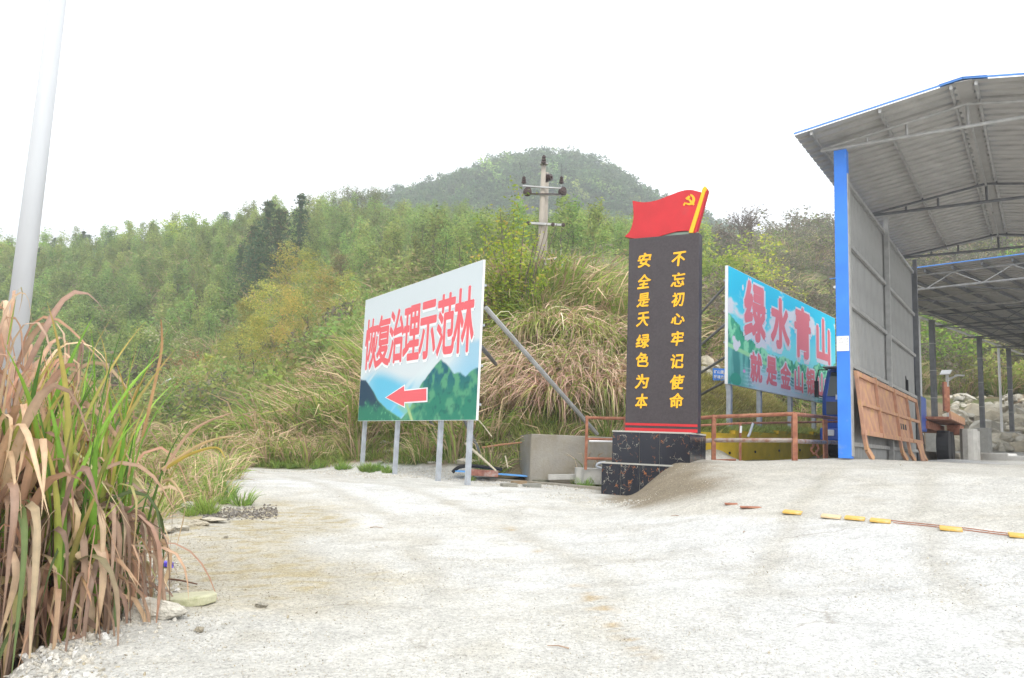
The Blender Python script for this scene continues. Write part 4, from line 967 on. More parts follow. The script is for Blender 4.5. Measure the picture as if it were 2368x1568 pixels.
for i, (u, v, du, sy, lab) in enumerate(((1176, 1121, 42, 0, 'grey paving brick lying in the gravel, leftmost of four'), (1199, 1115, 36, .1, 'brown paving brick lying behind the leftmost one'), (1229, 1122, 58, 0, 'grey paving brick lying nearest the marble plinth'), (1250, 1112, 45, .15, 'mossy paving brick leaning on the kerb'))):
    c = at(u, v + 3, 17.6 + .25 * (i in (1, 3)) - .01 * (u - 1176) * 0); c = gz(c[0], c[1]) ; c = hit(u, v + 4, 12, 30)
    r_ = .1 * i + .35; o = MB().box(c + up * .035, (.34 + .04 * (i > 1), .2, .075), (cos(r_), sin(r_), .04), (-sin(r_), cos(r_), 0)).build('paving_brick', mat('brick_grey%d' % i, ((.26, .25, .21), (.28, .20, .12), (.25, .25, .22), (.19, .19, .14))[i], .9, 0, .2, 9, bump=.4), None, bevel=.008)
    tag(o, lab, 'brick', 'loose paving bricks by the kerb')
# rusty railings
def rail(name, pts_, r, m, parent, n=8): return MB().tube(pts_, r, n).build(name, m, parent)
r1 = empty('railing', at(1355, 1085, 18.1), 0, 'thin rusty railing frame between the grey wall and the monument', 'railing', 'rusty railings')
for u0, v0, v1 in ((1356, 961, 1086), (1444, 963, 1075)): MB().bar(at(u0 - .04 * (v1 - v0) * .5, v1, 18.1), at(u0 + 1, v0, 18.1), .06).build('post', M_rust, r1)
for v, vv, r_ in ((966, 968, .035), (1015, 1017, .03), (1060, 1062, .03)): rail('rail', [at(1353, v, 18.1), at(1452, vv, 18.1)], r_, M_rust, r1)
rail('pipe', [at(1362, 1020, 18.0), at(1420, 1021, 18.0)], .02, M_white, r1)
r2 = empty('railing', at(1740, 1064, 18), 0, 'rusty post and rail fence from the monument to the blue post', 'railing', 'rusty railings')
Yr = lambda u: 17.6 if u > 1600 else 18.2
def fpost(u, vt, vb, Y, w_): 
    T = at(u, vt, Y); g = h1(T[0], Y) - .15; return MB().box((T[0], T[1], (g + T[2]) / 2), (w_, w_, T[2] - g)).build('post', M_rust, r2)
fpost(1650, 959, 1067, 17.7, .085); fpost(1836, 955, 1062, 16.9, .10); fpost(1907, 970, 1058, 19.0, .09); 
rail('rail', [at(1600, 968, 18.0), at(1650, 964, 17.7), at(1835, 957, 16.9)], .042, M_rust, r2); rail('rail', [at(1835, 957, 16.9), at(1945, 969, 20.3)], .042, M_rust, r2)
M_pipe = mat('scaffold_pipe', (.38, .33, .30), .6, .2, .2, 5, col2=(.28, .12, .07), c2amt=.45)
rail('rail', [at(1600, 1021, 18.0), at(1650, 1018, 17.7), at(1835, 1018, 16.9)], .048, M_pipe, r2); rail('rail', [at(1835, 1020, 16.9), at(1945, 1024, 20.3)], .048, M_pipe, r2)
rail('low_strut', [at(1650, 1065, 17.7), at(1700, 1063, 18.0)], .025, M_rust, r2)
r3 = empty('railing', at(1800, 1060, 20.5), 0, 'second thinner rusty railing further back along the yellow wall', 'railing', 'rusty railings')
rail('rail', [at(1600, 985, 20.5), at(1710, 979, 20.5), at(1945, 975, 24)], .03, M_rust, r3)
T = at(1711, 977, 20.5); MB().box((T[0], T[1], (h1(T[0], T[1]) - .1 + T[2]) / 2), (.055, .055, T[2] - h1(T[0], T[1]) + .1)).build('post', M_rust, r3)
rail('brace', [at(1741, 978, 20.4), at(1733, 1003, 20.4), at(1729, 1010, 20.4)], .035, M_post, r3)
rail('clip', [at(1712, 1001, 20.4), at(1713, 985, 20.4)], .03, M_white, r3)
# chain hanging on the railing
ch = MB()
for (u, v0, v1) in ((1878, 1022, 1052), (1889, 1030, 1060)):
    n_ = 9
    for i in range(n_): 
        p = at(u + 3 * sin(i * .9), v0 + (v1 - v0) * i / n_, 18.2); ch.disc(p, (1, 0, .2) if i % 2 else (0, 1, .1), .03, .02, 7)
tag(ch.build('chain', M_rust, None), 'rusty chain hanging from the middle rail near the blue post', 'chain')
# yellow wall
yw = empty('yellow_wall', at(1640, 1050, 20.8), 0, 'low weathered yellow painted wall at the foot of the mown slope', 'wall')
yp = [at(1600, 1001, 20.7), at(1700, 1000, 21.6), at(1800, 999, 23.5), at(1880, 1002, 26.5), at(1945, 1004, 30)]
for i in range(4): wallbox(yp[i], yp[i] + (yp[i + 1] - yp[i]) * .999, 1.0, (yp[i][2] + yp[i + 1][2]) / 2, .2, 'wall_section', M_yellow, yw, 0)
mb = MB()
for i in range(7):
    t = (i + .5) / 7 * 3.999; k = int(t); p = yp[k] + (yp[k + 1] - yp[k]) * (t - k); d = yp[k + 1] - yp[k]; n_ = np.array([d[1], -d[0], 0]); n_ /= np.linalg.norm(n_)
    mb.disc(np.array([p[0], p[1], p[2] - .55]) + n_ * .01, n_, .035, .03, 8)
mb.build('drain_holes', M_black, yw)
# white kerb behind the shed and earth bank
wk = empty('white_kerb', at(2300, 1060, 33), 0, 'whitewashed low wall in front of the canopy columns', 'wall')
wp = [at(2232, 1046, 34), at(2330, 1052, 31.5), at(2460, 1056, 29)]
for i in range(2): wallbox(wp[i], wp[i] + (wp[i + 1] - wp[i]) * .998, 1.4, wp[i][2] - .02 * i, .4, 'wall_section', M_whitewash, wk, .03)
eb = MB(); 
for i in range(1): 
    p, q = at(2120, 1042, 31), at(2231, 1045, 33.9); 
tag(wallbox(p, q, 1.4, p[2], .8, 'earth_bank', mat('sandy_earth', (.42, .38, .31), .95, 0, .2, 3, bump=.6), None, .15), 'low sandy earth bank behind the shed wall', 'bank')

# ------------------------------------------------------------------ vehicles
M_cab = mat('deep_blue_truck_paint', (.02, .09, .42), .3, 0, .1, 2)
M_glass = mat('dark_cab_glass', (.05, .075, .075), .08, 0, 0); M_grey = mat('grey_plastic', (.12, .12, .12), .6)
TR0 = Sp(-1.42, 9.4, 0); tk = empty('truck', TR0, RZ, 'blue truck cab parked outside the shed wall behind the blue post', 'truck')
def Tp(a, b, z): return TR0 + Aa * a + Bb * b + up * z
def loft(rings, m, name, parent, bevel=.0):
    mb = MB(); n = len(rings[0]); vs = [p for r in rings for p in r]; fs = []
    for i in range(len(rings) - 1):
        for k in range(n): fs.append([i * n + k, i * n + (k + 1) % n, (i + 1) * n + (k + 1) % n, (i + 1) * n + k])
    fs.append(list(range(n))[::-1]); fs.append([(len(rings) - 1) * n + k for k in range(n)]); mb.add(vs, fs)
    return mb.build(name, m, parent, bevel=bevel)
def ringz(z, a0, a1, b0, b1, c=.12): return [Tp(a0 + c, b0, z), Tp(a1 - c, b0, z), Tp(a1, b0 + c, z), Tp(a1, b1, z), Tp(a0, b1, z), Tp(a0, b0 + c, z)]
loft([ringz(.95, -1.2, 1.2, .0, 2.0), ringz(1.5, -1.22, 1.22, -.06, 2.0), ringz(2.0, -1.22, 1.22, 0, 2.0), ringz(2.9, -1.12, 1.12, .28, 2.0), ringz(3.08, -1.0, 1.0, .45, 1.9)], M_cab, 'cab', tk, .03)
MB().prism([Tp(-1.03, .0, 2.02), Tp(1.03, .0, 2.02), Tp(.96, .27, 2.84), Tp(-.96, .27, 2.84)], nM * 0 - Bb * .02).build('windscreen', M_glass, tk)
MB().prism([Tp(-1.225, .25, 2.05), Tp(-1.225, 1.3, 2.05), Tp(-1.14, 1.3, 2.78), Tp(-1.14, .5, 2.78)], -Aa * .02).build('side_window', M_glass, tk)
MB().box(Tp(0, -.06, 1.62), (2.1, .06, .42), Aa, Bb).build('grille', M_grey, tk)
MB().box(Tp(0, -.12, .75), (2.46, .28, .42), Aa, Bb).build('bumper', M_cab, tk, bevel=.05)
for sg in (-1, 1):
    MB().box(Tp(sg * .95, -.28, .8), (.36, .05, .2), Aa, Bb).build('headlight', M_white, tk, bevel=.02)
    MB().box(Tp(sg * 1.36, -.05, 2.25), (.12, .12, .55), Aa, Bb).tube([Tp(sg * 1.36, -.05, 2.5), Tp(sg * 1.3, .0, 2.9), Tp(sg * 1.05, .2, 2.92)], .025, 6).tube([Tp(sg * 1.36, -.05, 2.05), Tp(sg * 1.2, .1, 2.0)], .02, 6).build('mirror', M_black, tk, bevel=.02)
MB().box(Tp(0, .12, 2.98), (2.3, .42, .06), Aa, Bb).build('sun_visor', M_grey, tk, bevel=.02)
MB().box(Tp(0, -.10, 1.98), (1.5, .03, .16), Aa, Bb).build('white_band', M_white, tk)
def wheel(c, r, wd_, parent):
    e = MB().disc(c, Aa, r, wd_, 22).build('wheel', M_black, parent, bevel=.03)
    MB().disc(np.array(c) - Aa * (wd_ / 2 + .005), Aa, r * .55, .03, 16).build('rim', M_steel, e)
    return e
for sg in (-1, 1): wheel(Tp(sg * 1.02, .95, .52), .52, .3, tk)
for b in (5.2,): 
    for sg in (-1, 1): wheel(Tp(sg * 1.0, b, .52), .52, .3, tk)
MB().box(Tp(0, 4.2, .95), (1.0, 4.6, .22), Aa, Bb).build('chassis', M_steel_dk, tk)
MB().box(Tp(0, 4.4, 1.75), (2.3, 4.2, 1.3), Aa, Bb).build('cargo_box', M_cab, tk, bevel=.03)
fb = empty('flatbed_trailer', Sp(-.9, 16, 0), RZ, 'rusty orange flatbed trailer with big tyre behind the shed wall', 'trailer')
mb = MB(); ff = []
for i in range(6):
    o = MB().bar(Sp(.55, 15.6 + i * .95, 1.75), Sp(.55, 15.6 + i * .95 + .93, 1.75), .08, .30).build('side_board', M_orange, fb)
MB().box(Sp(-.7, 18.4, 1.64), (2.4, 5.6, .1), Aa, Bb).build('deck', M_rust, fb)
MB().box(Sp(-.7, 18.4, 1.38), (1.0, 5.6, .3), Aa, Bb).box(Sp(.3, 20.3, 1.35), (.5, 1.6, .38), Aa, Bb).build('frame', M_rust, fb)
for b in (16.5, 17.8):
    for a in (.22, -1.7): wheel(Sp(a, b, .6), .6, .42, fb)
MB().bar(Sp(.4, 15.6, 1.9), Sp(.4, 15.6, 3.0), .12).build('stake', M_rust, fb); MB().bar(Sp(.4, 16.6, 1.9), Sp(.4, 16.6, 2.9), .1).build('stake', M_rust, fb)
cv = MB().tube([Sp(.9, 18.6, 0), Sp(.9, 18.6, 1.35)], .32, 10).tube([Sp(.9, 19.5, 0), Sp(.9, 19.5, 1.3)], .34, 10).build('concrete_stub', M_conc_l, None)
tag(cv, 'pale round concrete stubs beside the flatbed trailer', 'stubs')

# blue notice behind the monument
bs = empty('notice_sign', at(1662, 885, 27.2), 0, 'small blue notice with white writing by the boulders', 'sign')
MB().box(at(1665, 866, 27.2), (.52, .03, .42)).build('plate', M_blue, bs)
Ob = at(1665, 866, 27.2) - np.array([.26, .02, .21]); X_ = np.array([1., 0, 0]); Nb = np.array([0, -1., 0])
for r_, row in enumerate(('矿山重点', '环境治理')):
    for i, chh in enumerate(row): char_on(chh, Ob, X_, up, Nb, (.03 + i * .12, .24 - r_ * .18, .135 + i * .12, .36 - r_ * .18), M_white, bs, 'character', bold=.02, out=.0)
for dx in (-.2, .2): MB().bar(at(1665, 866, 27.22) + np.array([dx, .03, .15]), at(1665, 866, 27.22) + np.array([dx, .03, -.9]), .03).build('leg', M_post, bs)
# ------------------------------------------------------------------ plants: builders
M_leaf = leaf_mat('foliage', .45, .6, .28)
M_far = leaf_mat('distant_foliage', .2, .8, .30)
M_blade = leaf_mat('grass_blade', .30, .5, .18)
M_hero = leaf_mat('broad_grass_leaf', .28, .42, .05, nscale=14)
M_bark = mat('grey_brown_bark', (.16, .13, .10), .9, 0, .25, 5)
LEAFGAIN = 1.62
def leaves(Pc, size, cols, rs, asp=.5, flat=0.):
    """one pointed four-cornered leaf per centre point"""
    n = len(Pc); a = rs.randn(n, 3); a[:, 2] *= .6; a /= np.linalg.norm(a, axis=1)[:, None]
    b = rs.randn(n, 3); b -= (b * a).sum(1)[:, None] * a; b /= np.linalg.norm(b, axis=1)[:, None]
    s = size * rs.uniform(.6, 1.35, n)[:, None]
    V = np.stack([Pc - a * s, Pc + b * s * asp + np.cross(a, b) * s * .12, Pc + a * s, Pc - b * s * asp + np.cross(a, b) * s * .12], 1).reshape(-1, 3)
    return V, np.arange(4 * n).reshape(n, 4), np.repeat(cols, 4, 0)
def pal(n, rs, cs, wts, jit=.18):
    cs = np.array(cs); k = rs.choice(len(cs), n, p=np.array(wts) / sum(wts)); return np.clip(cs[k] * LEAFGAIN * rs.uniform(1 - jit, 1 + jit, (n, 1)), 0, 1)
def clumps(rs, centres, radii, n_each, squash=.8):
    P_ = []
    for c, r in zip(centres, radii):
        d = rs.randn(n_each, 3); d /= np.linalg.norm(d, axis=1)[:, None]; rr = r * rs.uniform(.25, 1, (n_each, 1)) ** .5
        p = d * rr; p[:, 2] *= squash; P_.append(p + c)
    return np.vstack(P_)
def crown_mesh(name, rs, kind):
    if kind == 'slender':
        h = 8.; z = rs.uniform(.22, 1, 26) * h; wv = 1.35 * np.sin(np.clip((z / h - .1) / .95, 0, 1) * pi) ** .6 * (1.15 - .6 * z / h)
        c = np.stack([rs.randn(26) * wv * .5, rs.randn(26) * wv * .5, z], 1); P_ = clumps(rs, c, rs.uniform(.45, .95, 26), 42, 1.2)
        V, Fq, Cc = leaves(P_, .17, pal(len(P_), rs, [(.19, .26, .07), (.24, .30, .085), (.12, .165, .05), (.27, .27, .09)], [4, 4, 3, 1]), rs, .42)
    elif kind == 'round':
        c = rs.randn(20, 3) * (1.4, 1.4, 1.0) + (0, 0, 4.6); P_ = clumps(rs, c, rs.uniform(.7, 1.3, 20), 62)
        V, Fq, Cc = leaves(P_, .19, pal(len(P_), rs, [(.20, .30, .05), (.26, .33, .06), (.12, .20, .04)], [4, 3, 2]), rs, .6)
    elif kind == 'conifer':
        P_ = []
        for k in range(15):
            z = 1.6 + k * .62; r = 2.9 * (1 - (z - 1.2) / 10.5) + .15 + .35 * rs.randn()
            for j in range(7):
                a = j * .9 + k * 1.3 + rs.rand() * .4; t = rs.uniform(0, 1, 22)
                P_.append(np.stack([cos(a) * r * t, sin(a) * r * t, z - .35 * t * r * .5 + rs.randn(22) * .10], 1) + rs.randn(22, 3) * .12)
        P_ = np.vstack(P_); V, Fq, Cc = leaves(P_, .20, pal(len(P_), rs, [(.05, .09, .04), (.07, .115, .05), (.11, .12, .055), (.14, .11, .06)], [5, 4, 2, 1]), rs, .38)
    elif kind == 'scrub':
        n = 16; c = rs.randn(n, 3) * (.85, .85, .45) + (0, 0, 1.1); c[:, 2] = np.abs(c[:, 2]); P_ = clumps(rs, c, rs.uniform(.35, .75, n), 46)
        V, Fq, Cc = leaves(P_, .105, pal(len(P_), rs, [(.20, .23, .075), (.15, .20, .06), (.25, .22, .10), (.20, .28, .065)], [4, 4, 2, 2]), rs, .5)
    elif kind == 'brown_scrub':
        n = 16; c = rs.randn(n, 3) * (.9, .9, .6) + (0, 0, 1.4); c[:, 2] = np.abs(c[:, 2]); P_ = clumps(rs, c, rs.uniform(.4, .8, n), 40)
        V, Fq, Cc = leaves(P_, .12, pal(len(P_), rs, [(.15, .13, .095), (.11, .115, .07), (.19, .155, .115), (.12, .145, .06)], [4, 4, 3, 2]), rs, .4)
    elif kind == 'olive':
        h = 7.5; n = 40; z = rs.uniform(.05, 1, n) * h; wv = 1.9 * np.sqrt(np.clip(1.04 - z / h, 0, 1))
        c = np.stack([rs.randn(n) * wv * .62, rs.randn(n) * wv * .62, z], 1); P_ = clumps(rs, c, rs.uniform(.45, .95, n), 130, .7)
        V, Fq, Cc = leaves(P_, .085, pal(len(P_), rs, [(.30, .29, .07), (.36, .32, .08), (.19, .22, .06), (.42, .29, .09)], [5, 4, 3, 1]), rs, .3)
    elif kind == 'far':
        c = rs.randn(9, 3) * (1.5, 1.5, 2.0) + (0, 0, 4.5); P_ = clumps(rs, c, rs.uniform(1.0, 1.8, 9), 28, 1.2)
        V, Fq, Cc = leaves(P_, .5, pal(len(P_), rs, [(.065, .115, .04), (.09, .145, .045), (.05, .08, .035)], [4, 3, 3]), rs, .5)
    elif kind == 'farlight':
        c = rs.randn(10, 3) * (1.7, 1.7, 1.8) + (0, 0, 4.5); P_ = clumps(rs, c, rs.uniform(1.0, 1.9, 10), 32, 1.1)
        V, Fq, Cc = leaves(P_, .34, pal(len(P_), rs, [(.24, .33, .08), (.19, .27, .07)], [1, 1]), rs, .5)
    elif kind == 'pole_shrub':
        P_ = []
        for k in range(46):
            a = rs.uniform(0, 2 * pi); r = rs.uniform(.1, 1.9); top = np.array([cos(a) * r, sin(a) * r, rs.uniform(2.0, 4.4) * (1.15 - .25 * r)]); t = rs.uniform(.15, 1, 70)[:, None]
            P_.append(np.array([0, 0, 0.]) * (1 - t) + top * t + rs.randn(70, 3) * (.10, .10, .05))
        P_ = np.vstack(P_); V, Fq, Cc = leaves(P_, .065, pal(len(P_), rs, [(.24, .34, .04), (.33, .38, .05), (.14, .22, .04), (.40, .32, .07)], [5, 3, 3, 1]), rs, .5)
    return np_mesh(name, V, Fq, M_far if kind.startswith('far') else M_leaf, Cc)
def trunk_mb(h, r, rs, lean=.06, limbs=5):
    mb = MB(); k = 6; pp = [np.array([rs.randn() * lean * i, rs.randn() * lean * i, h * i / (k - 1) - .3]) for i in range(k)]
    mb.tube(pp, [r * (1 - .8 * i / (k - 1)) for i in range(k)], 6)
    for j in range(limbs):
        i = 2 + j % 3; a = rs.uniform(0, 2 * pi); L = h * rs.uniform(.12, .25); p = pp[i]
        mb.tube([p, p + np.array([cos(a) * L * .6, sin(a) * L * .6, L * .6]), p + np.array([cos(a) * L, sin(a) * L, L * 1.2])], [r * .35, r * .22, r * .08], 4)
    return np_mesh('trunk', mb.v, mb.f, M_bark, smooth_=True)
def bendmesh(rs, n, base, az, th0, th1, kink, sharp, L, wd, seg, c0, c1, twist=.4, fold=.25, tipc=None, roll0=None):
    """n ribbon leaves; angle from the vertical goes th0 -> th1 around the kink (0..1 of length)"""
    s = np.linspace(0, 1, seg + 1)
    k = 1 / (1 + np.exp(-(s[None] - kink[:, None]) * sharp[:, None])); k = (k - k[:, :1]) / (k[:, -1:] - k[:, :1] + 1e-6)
    th = th0[:, None] + (th1 - th0)[:, None] * k
    azz = az[:, None] + np.cumsum(rs.randn(n, seg + 1) * .035, 1) + (rs.randn(n) * twist)[:, None] * s[None] ** 2
    dx = np.sin(th) * np.cos(azz); dy = np.sin(th) * np.sin(azz); dz = np.cos(th)
    D_ = np.stack([dx, dy, dz], -1); step = (L / seg)[:, None, None]
    Pp = base[:, None] + np.cumsum(np.concatenate([np.zeros((n, 1, 3)), D_[:, :-1] * step], 1), 1)
    ra = (roll0 if roll0 is not None else rs.uniform(-1.0, 1.0, n))[:, None] + (rs.randn(n) * 1.4)[:, None] * s[None]
    side = np.stack([-np.sin(azz), np.cos(azz), 0 * azz], -1); nrm = np.cross(D_, side); 
    S_ = side * np.cos(ra)[..., None] + nrm * np.sin(ra)[..., None]; Nn = np.cross(D_, S_)
    prof = np.clip(np.minimum((s + .12) * 3.2, 1) * (1 - s ** 2.4), 0.015, 1)
    W_ = (wd[:, None] * prof[None] * rs.uniform(.78, 1.12, (n, seg + 1)))[..., None]
    A_ = Pp - S_ * W_ + Nn * W_ * fold; B_ = Pp; C_ = Pp + S_ * W_ + Nn * W_ * fold
    V = np.stack([A_, B_, C_], 2)     # n, seg+1, 3, 3
    cc = c0[:, None] * (1 - s[None, :, None]) + c1[:, None] * s[None, :, None]
    if tipc is not None: 
        kk = smooth(s, .82, 1)[None, :, None]; cc = cc * (1 - kk) + tipc[:, None] * kk
    cc = cc * (.92 + .16 * rs.rand(n, seg + 1, 1))
    cc = np.repeat(cc[:, :, None], 3, 2); cc[:, :, 1] *= 1.14; cc[:, :, 0] *= .94
    i = np.arange(seg)[:, None] * 3; f1 = np.concatenate([i, i + 1, i + 4, i + 3], 1); f2 = np.concatenate([i + 1, i + 2, i + 5, i + 4], 1)
    F_ = np.concatenate([f1, f2], 0)
    return V.reshape(n, -1, 3), F_, np.clip(cc, 0, 1).reshape(n, -1, 3)
def thin_tuft(rs, n, R, L, wd, th0, th1, seg, pals, wts, lowdead=0, kink=(.35, .65), name='tuft', sharp=(5, 10)):
    """a tussock of narrow arching blades as one mesh (single strip)"""
    a = rs.uniform(0, 2 * pi, n); r = R * rs.uniform(0, 1, n) ** .6
    base = np.stack([np.cos(a) * r, np.sin(a) * r, -.05 + 0 * a], 1); az = a + rs.randn(n) * .5
    t0 = np.radians(rs.uniform(*th0, n)); t1 = np.radians(rs.uniform(*th1, n)); L_ = rs.uniform(*L, n)
    c = pal(n, rs, pals, wts, .2); c1 = c * rs.uniform(.9, 1.5, (n, 1))
    V, Fq, Cc = bendmesh(rs, n, base, az, t0, t1, rs.uniform(*kink, n), rs.uniform(*sharp, n), L_, rs.uniform(*wd, n), seg, c, c1, fold=.1)
    V = V.reshape(n, seg + 1, 3, 3)[:, :, (0, 2)].reshape(n, -1, 3); Cc = Cc.reshape(n, seg + 1, 3, 3)[:, :, (0, 2)].reshape(-1, 3)
    i = np.arange(seg)[:, None] * 2; F1 = np.concatenate([i, i + 1, i + 3, i + 2], 1); m = 2 * (seg + 1)
    Fa = (F1[None] + (np.arange(n) * m)[:, None, None]).reshape(-1, 4)
    return np_mesh(name, V.reshape(-1, 3), Fa, M_blade, Cc)
def scatter(name, pos, sc, protos, label, rz=None, tilt=.12, idx=None):
    """one uncountable mass: instances of small meshes on a cloud of points"""
    n = len(pos); me = bpy.data.meshes.new(name); me.vertices.add(n); me.vertices.foreach_set('co', np.asarray(pos, np.float32).ravel())
    rot = np.stack([RS.randn(n) * tilt, RS.randn(n) * tilt, RS.uniform(0, 2 * pi, n)], 1).astype(np.float32)
    a = me.attributes.new('rot', 'FLOAT_VECTOR', 'POINT'); a.data.foreach_set('vector', rot.ravel())
    s3 = np.asarray(sc, np.float32); s3 = np.repeat(s3[:, None], 3, 1) if s3.ndim == 1 else s3
    a = me.attributes.new('scl', 'FLOAT_VECTOR', 'POINT'); a.data.foreach_set('vector', s3.astype(np.float32).ravel())
    a = me.attributes.new('pick', 'INT', 'POINT'); a.data.foreach_set('value', (idx if idx is not None else RS.randint(0, len(protos), n)).astype(np.int32))
    o = link(name, me); g = bpy.data.node_groups.new(name, 'GeometryNodeTree')
    g.interface.new_socket('Geometry', in_out='INPUT', socket_type='NodeSocketGeometry'); g.interface.new_socket('Geometry', in_out='OUTPUT', socket_type='NodeSocketGeometry')
    N = g.nodes; Lk = g.links; gi = N.new('NodeGroupInput'); go = N.new('NodeGroupOutput'); ip = N.new('GeometryNodeInstanceOnPoints'); jn = N.new('GeometryNodeJoinGeometry')
    for m_ in reversed(protos):
        po = bpy.data.objects.new(name + '_piece', m_); oi = N.new('GeometryNodeObjectInfo'); oi.inputs['Object'].default_value = po; oi.inputs['As Instance'].default_value = True
        Lk.new(oi.outputs['Geometry'], jn.inputs[0])
    def na(nm, ty): 
        x = N.new('GeometryNodeInputNamedAttribute'); x.data_type = ty; x.inputs['Name'].default_value = nm; return [q for q in x.outputs if q.enabled][0]
    er = N.new('FunctionNodeEulerToRotation')
    Lk.new(na('rot', 'FLOAT_VECTOR'), er.inputs[0]); Lk.new(er.outputs[0], ip.inputs['Rotation']); Lk.new(na('scl', 'FLOAT_VECTOR'), ip.inputs['Scale'])
    Lk.new(na('pick', 'INT'), ip.inputs['Instance Index']); ip.inputs['Pick Instance'].default_value = True
    Lk.new(gi.outputs[0], ip.inputs['Points']); Lk.new(jn.outputs[0], ip.inputs['Instance']); Lk.new(ip.outputs[0], go.inputs[0])
    md = o.modifiers.new('scatter', 'NODES'); md.node_group = g
    return tag(o, label, kind='stuff')
def pts_on(x, y, dz=0.): return np.stack([x, y, H(x, y) + dz], 1)
def uq(x, y): return 1183 + 1813 * x / y

# ------------------------------------------------------------------ hill vegetation
rs = np.random.RandomState(3)
def place(u, y=None):
    for lim, ph in ((150, 'at the far left edge'), (330, 'above the big grass clump'), (480, 'above the valley lamp'), (600, 'left of the tall olive tree'), (700, 'around the tall olive tree'), (830, 'left of the white topped billboard'), (980, 'above left half of the white billboard'), (1125, 'above right half of the white billboard'), (1240, 'left of the concrete poles'), (1340, 'right of the concrete poles'), (1455, 'just left of the dark pillar'), (1625, 'behind the dark pillar'), (1690, 'between dark pillar and blue billboard'), (1800, 'above the left half of the blue billboard'), (1935, 'above the right half of the blue billboard'), (2130, 'behind the grey shed wall'), (2260, 'left part of the view under the roofs'), (9999, 'far right under the canopy')):
        if u < lim: return ph
def band(y, a, b): return 'low' if y < a else 'halfway up' if y < b else 'high'
PROT = {k: [crown_mesh('crown_' + k, np.random.RandomState(100 + 10 * j + i), k) for i in range(n)] for j, (k, n) in enumerate((('slender', 4), ('round', 3), ('conifer', 3), ('scrub', 4), ('brown_scrub', 4), ('olive', 2), ('far', 3), ('farlight', 2)))}
TRK = [trunk_mb(7.6, .09, np.random.RandomState(60 + i), .05) for i in range(3)]; TRS = [trunk_mb(4.5, .12, np.random.RandomState(70 + i), .05) for i in range(2)]
def tree(kind, x, y, s, label, group, cat='tree', trunks=TRK, zs=1.0):
    z = h1(x, y) - .1; s = s * (1.12 if kind == 'conifer' else 1); e = empty({'slender': 'slender_tree', 'round': 'broadleaf_tree', 'conifer': 'conifer', 'olive': 'feathery_tree', 'farlight': 'broadleaf_tree'}[kind], (x, y, z), rs.uniform(0, 6.3), label, cat, group)
    e.scale = (s, s, s * zs); a = link('crown', PROT[kind][rs.randint(len(PROT[kind]))], e); b = link('trunk', trunks[rs.randint(len(trunks))], e); return e
# the wood on the near crest
cand = []
for yy in np.arange(48, 124, 2.7):
    for q in np.arange(-.66, .30, 2.7 / yy):
        x = (q + rs.uniform(-.5, .5) * 2.5 / yy) * yy; y = yy + rs.uniform(-1.2, 1.2); u = uq(x, y)
        low = np.interp(u, [0, 380, 500, 600, 700, 800, 900, 1100, 1300, 1600], [60, 66, 78, 90, 84, 76, 66, 54, 50, 60])
        if y > low and u > -30 and u < 1640: cand.append((x, y))
cand = np.array(cand); order = np.argsort(cand[:, 1]); cand = cand[order]
nI = min(280, len(cand))
for x, y in cand[:nI]:
    s_ = rs.uniform(.55, .88)
    tree('slender', x, y, s_, '%s slender tree, %s of the wood, %s' % ('tall' if s_ > .77 else 'short' if s_ < .66 else 'mid height', 'front rows' if y < 84 else 'middle rows' if y < 96 else 'back rows', place(uq(x, y))), 'slender trees of the hillside wood')
rest = cand[nI:]
scatter('wood', pts_on(rest[:, 0], rest[:, 1], -.2), rs.uniform(.55, .88, len(rest)), PROT['slender'], 'rest of the green wood on the hill crest', tilt=.04)
print('WOOD', len(cand))
# mixed trees on the left ridge
k = 0
for yy in np.arange(118, 162, 4.5):
    for q in np.arange(-.72, -.30, 4.2 / yy):
        x = (q + rs.uniform(-.4, .4) * 4 / yy) * yy; y = yy + rs.uniform(-2, 2); u = uq(x, y)
        kind = 'round' if (340 < u < 480 and rs.rand() < .75) or rs.rand() < .30 else 'conifer' if rs.rand() < .22 else 'slender'
        lab = {'round': 'bright light green round tree on the left ridge', 'conifer': 'dark evergreen tree on the left ridge', 'slender': 'slender grey green tree on the left ridge'}[kind]
        lab = lab + ' ' + place(uq(x, y))
        tree(kind, x, y, rs.uniform(.6, 1.0) * (1.0 if kind != 'conifer' else .62), lab, {'round': 'light green trees of the left ridge', 'conifer': 'dark evergreens of the left ridge', 'slender': 'slender trees of the left ridge'}[kind], trunks=TRS if kind == 'round' else TRK); k += 1
print('RIDGE', k)
# far peak
yy = rs.uniform(235, 345, 5200); qq = rs.uniform(-.75, .60, 5200); xx = qq * yy
pk = rs.rand(5200); idx = np.where(pk < .035, 3, rs.randint(0, 3, 5200))
scatter('far_forest', pts_on(xx, yy, -.5), rs.uniform(.6, 1.15, 5200), PROT['far'] + PROT['farlight'][:1], 'dark hazy forest covering the far peak', idx=idx, tilt=.05)
for i, (u, v, s, lab) in enumerate(((1128, 432, 2.0, 'bright yellow green tree on the left flank of the far peak'), (1160, 420, 2.1, 'brighter of the light green trees just below the far summit'), (1148, 445, 1.6, 'small light green tree between two bright ones on the far peak'), (1262, 425, 1.5, 'light green tree right of the concrete poles on the far peak'), (1395, 470, 1.7, 'pale green tree low on the right flank of the far peak'), (1330, 500, 1.8, 'light green tree at the edge of the near wood left of the flag'), (1370, 450, 1.3, 'small light green tree on the right flank of the far peak'), (1075, 470, 1.4, 'light green tree low on the left shoulder of the far peak'))):
    p = hit(u, v + 12, 225, 500)
    if p is not None: tree('farlight', p[0], p[1], s * .75, lab, None, trunks=TRS)
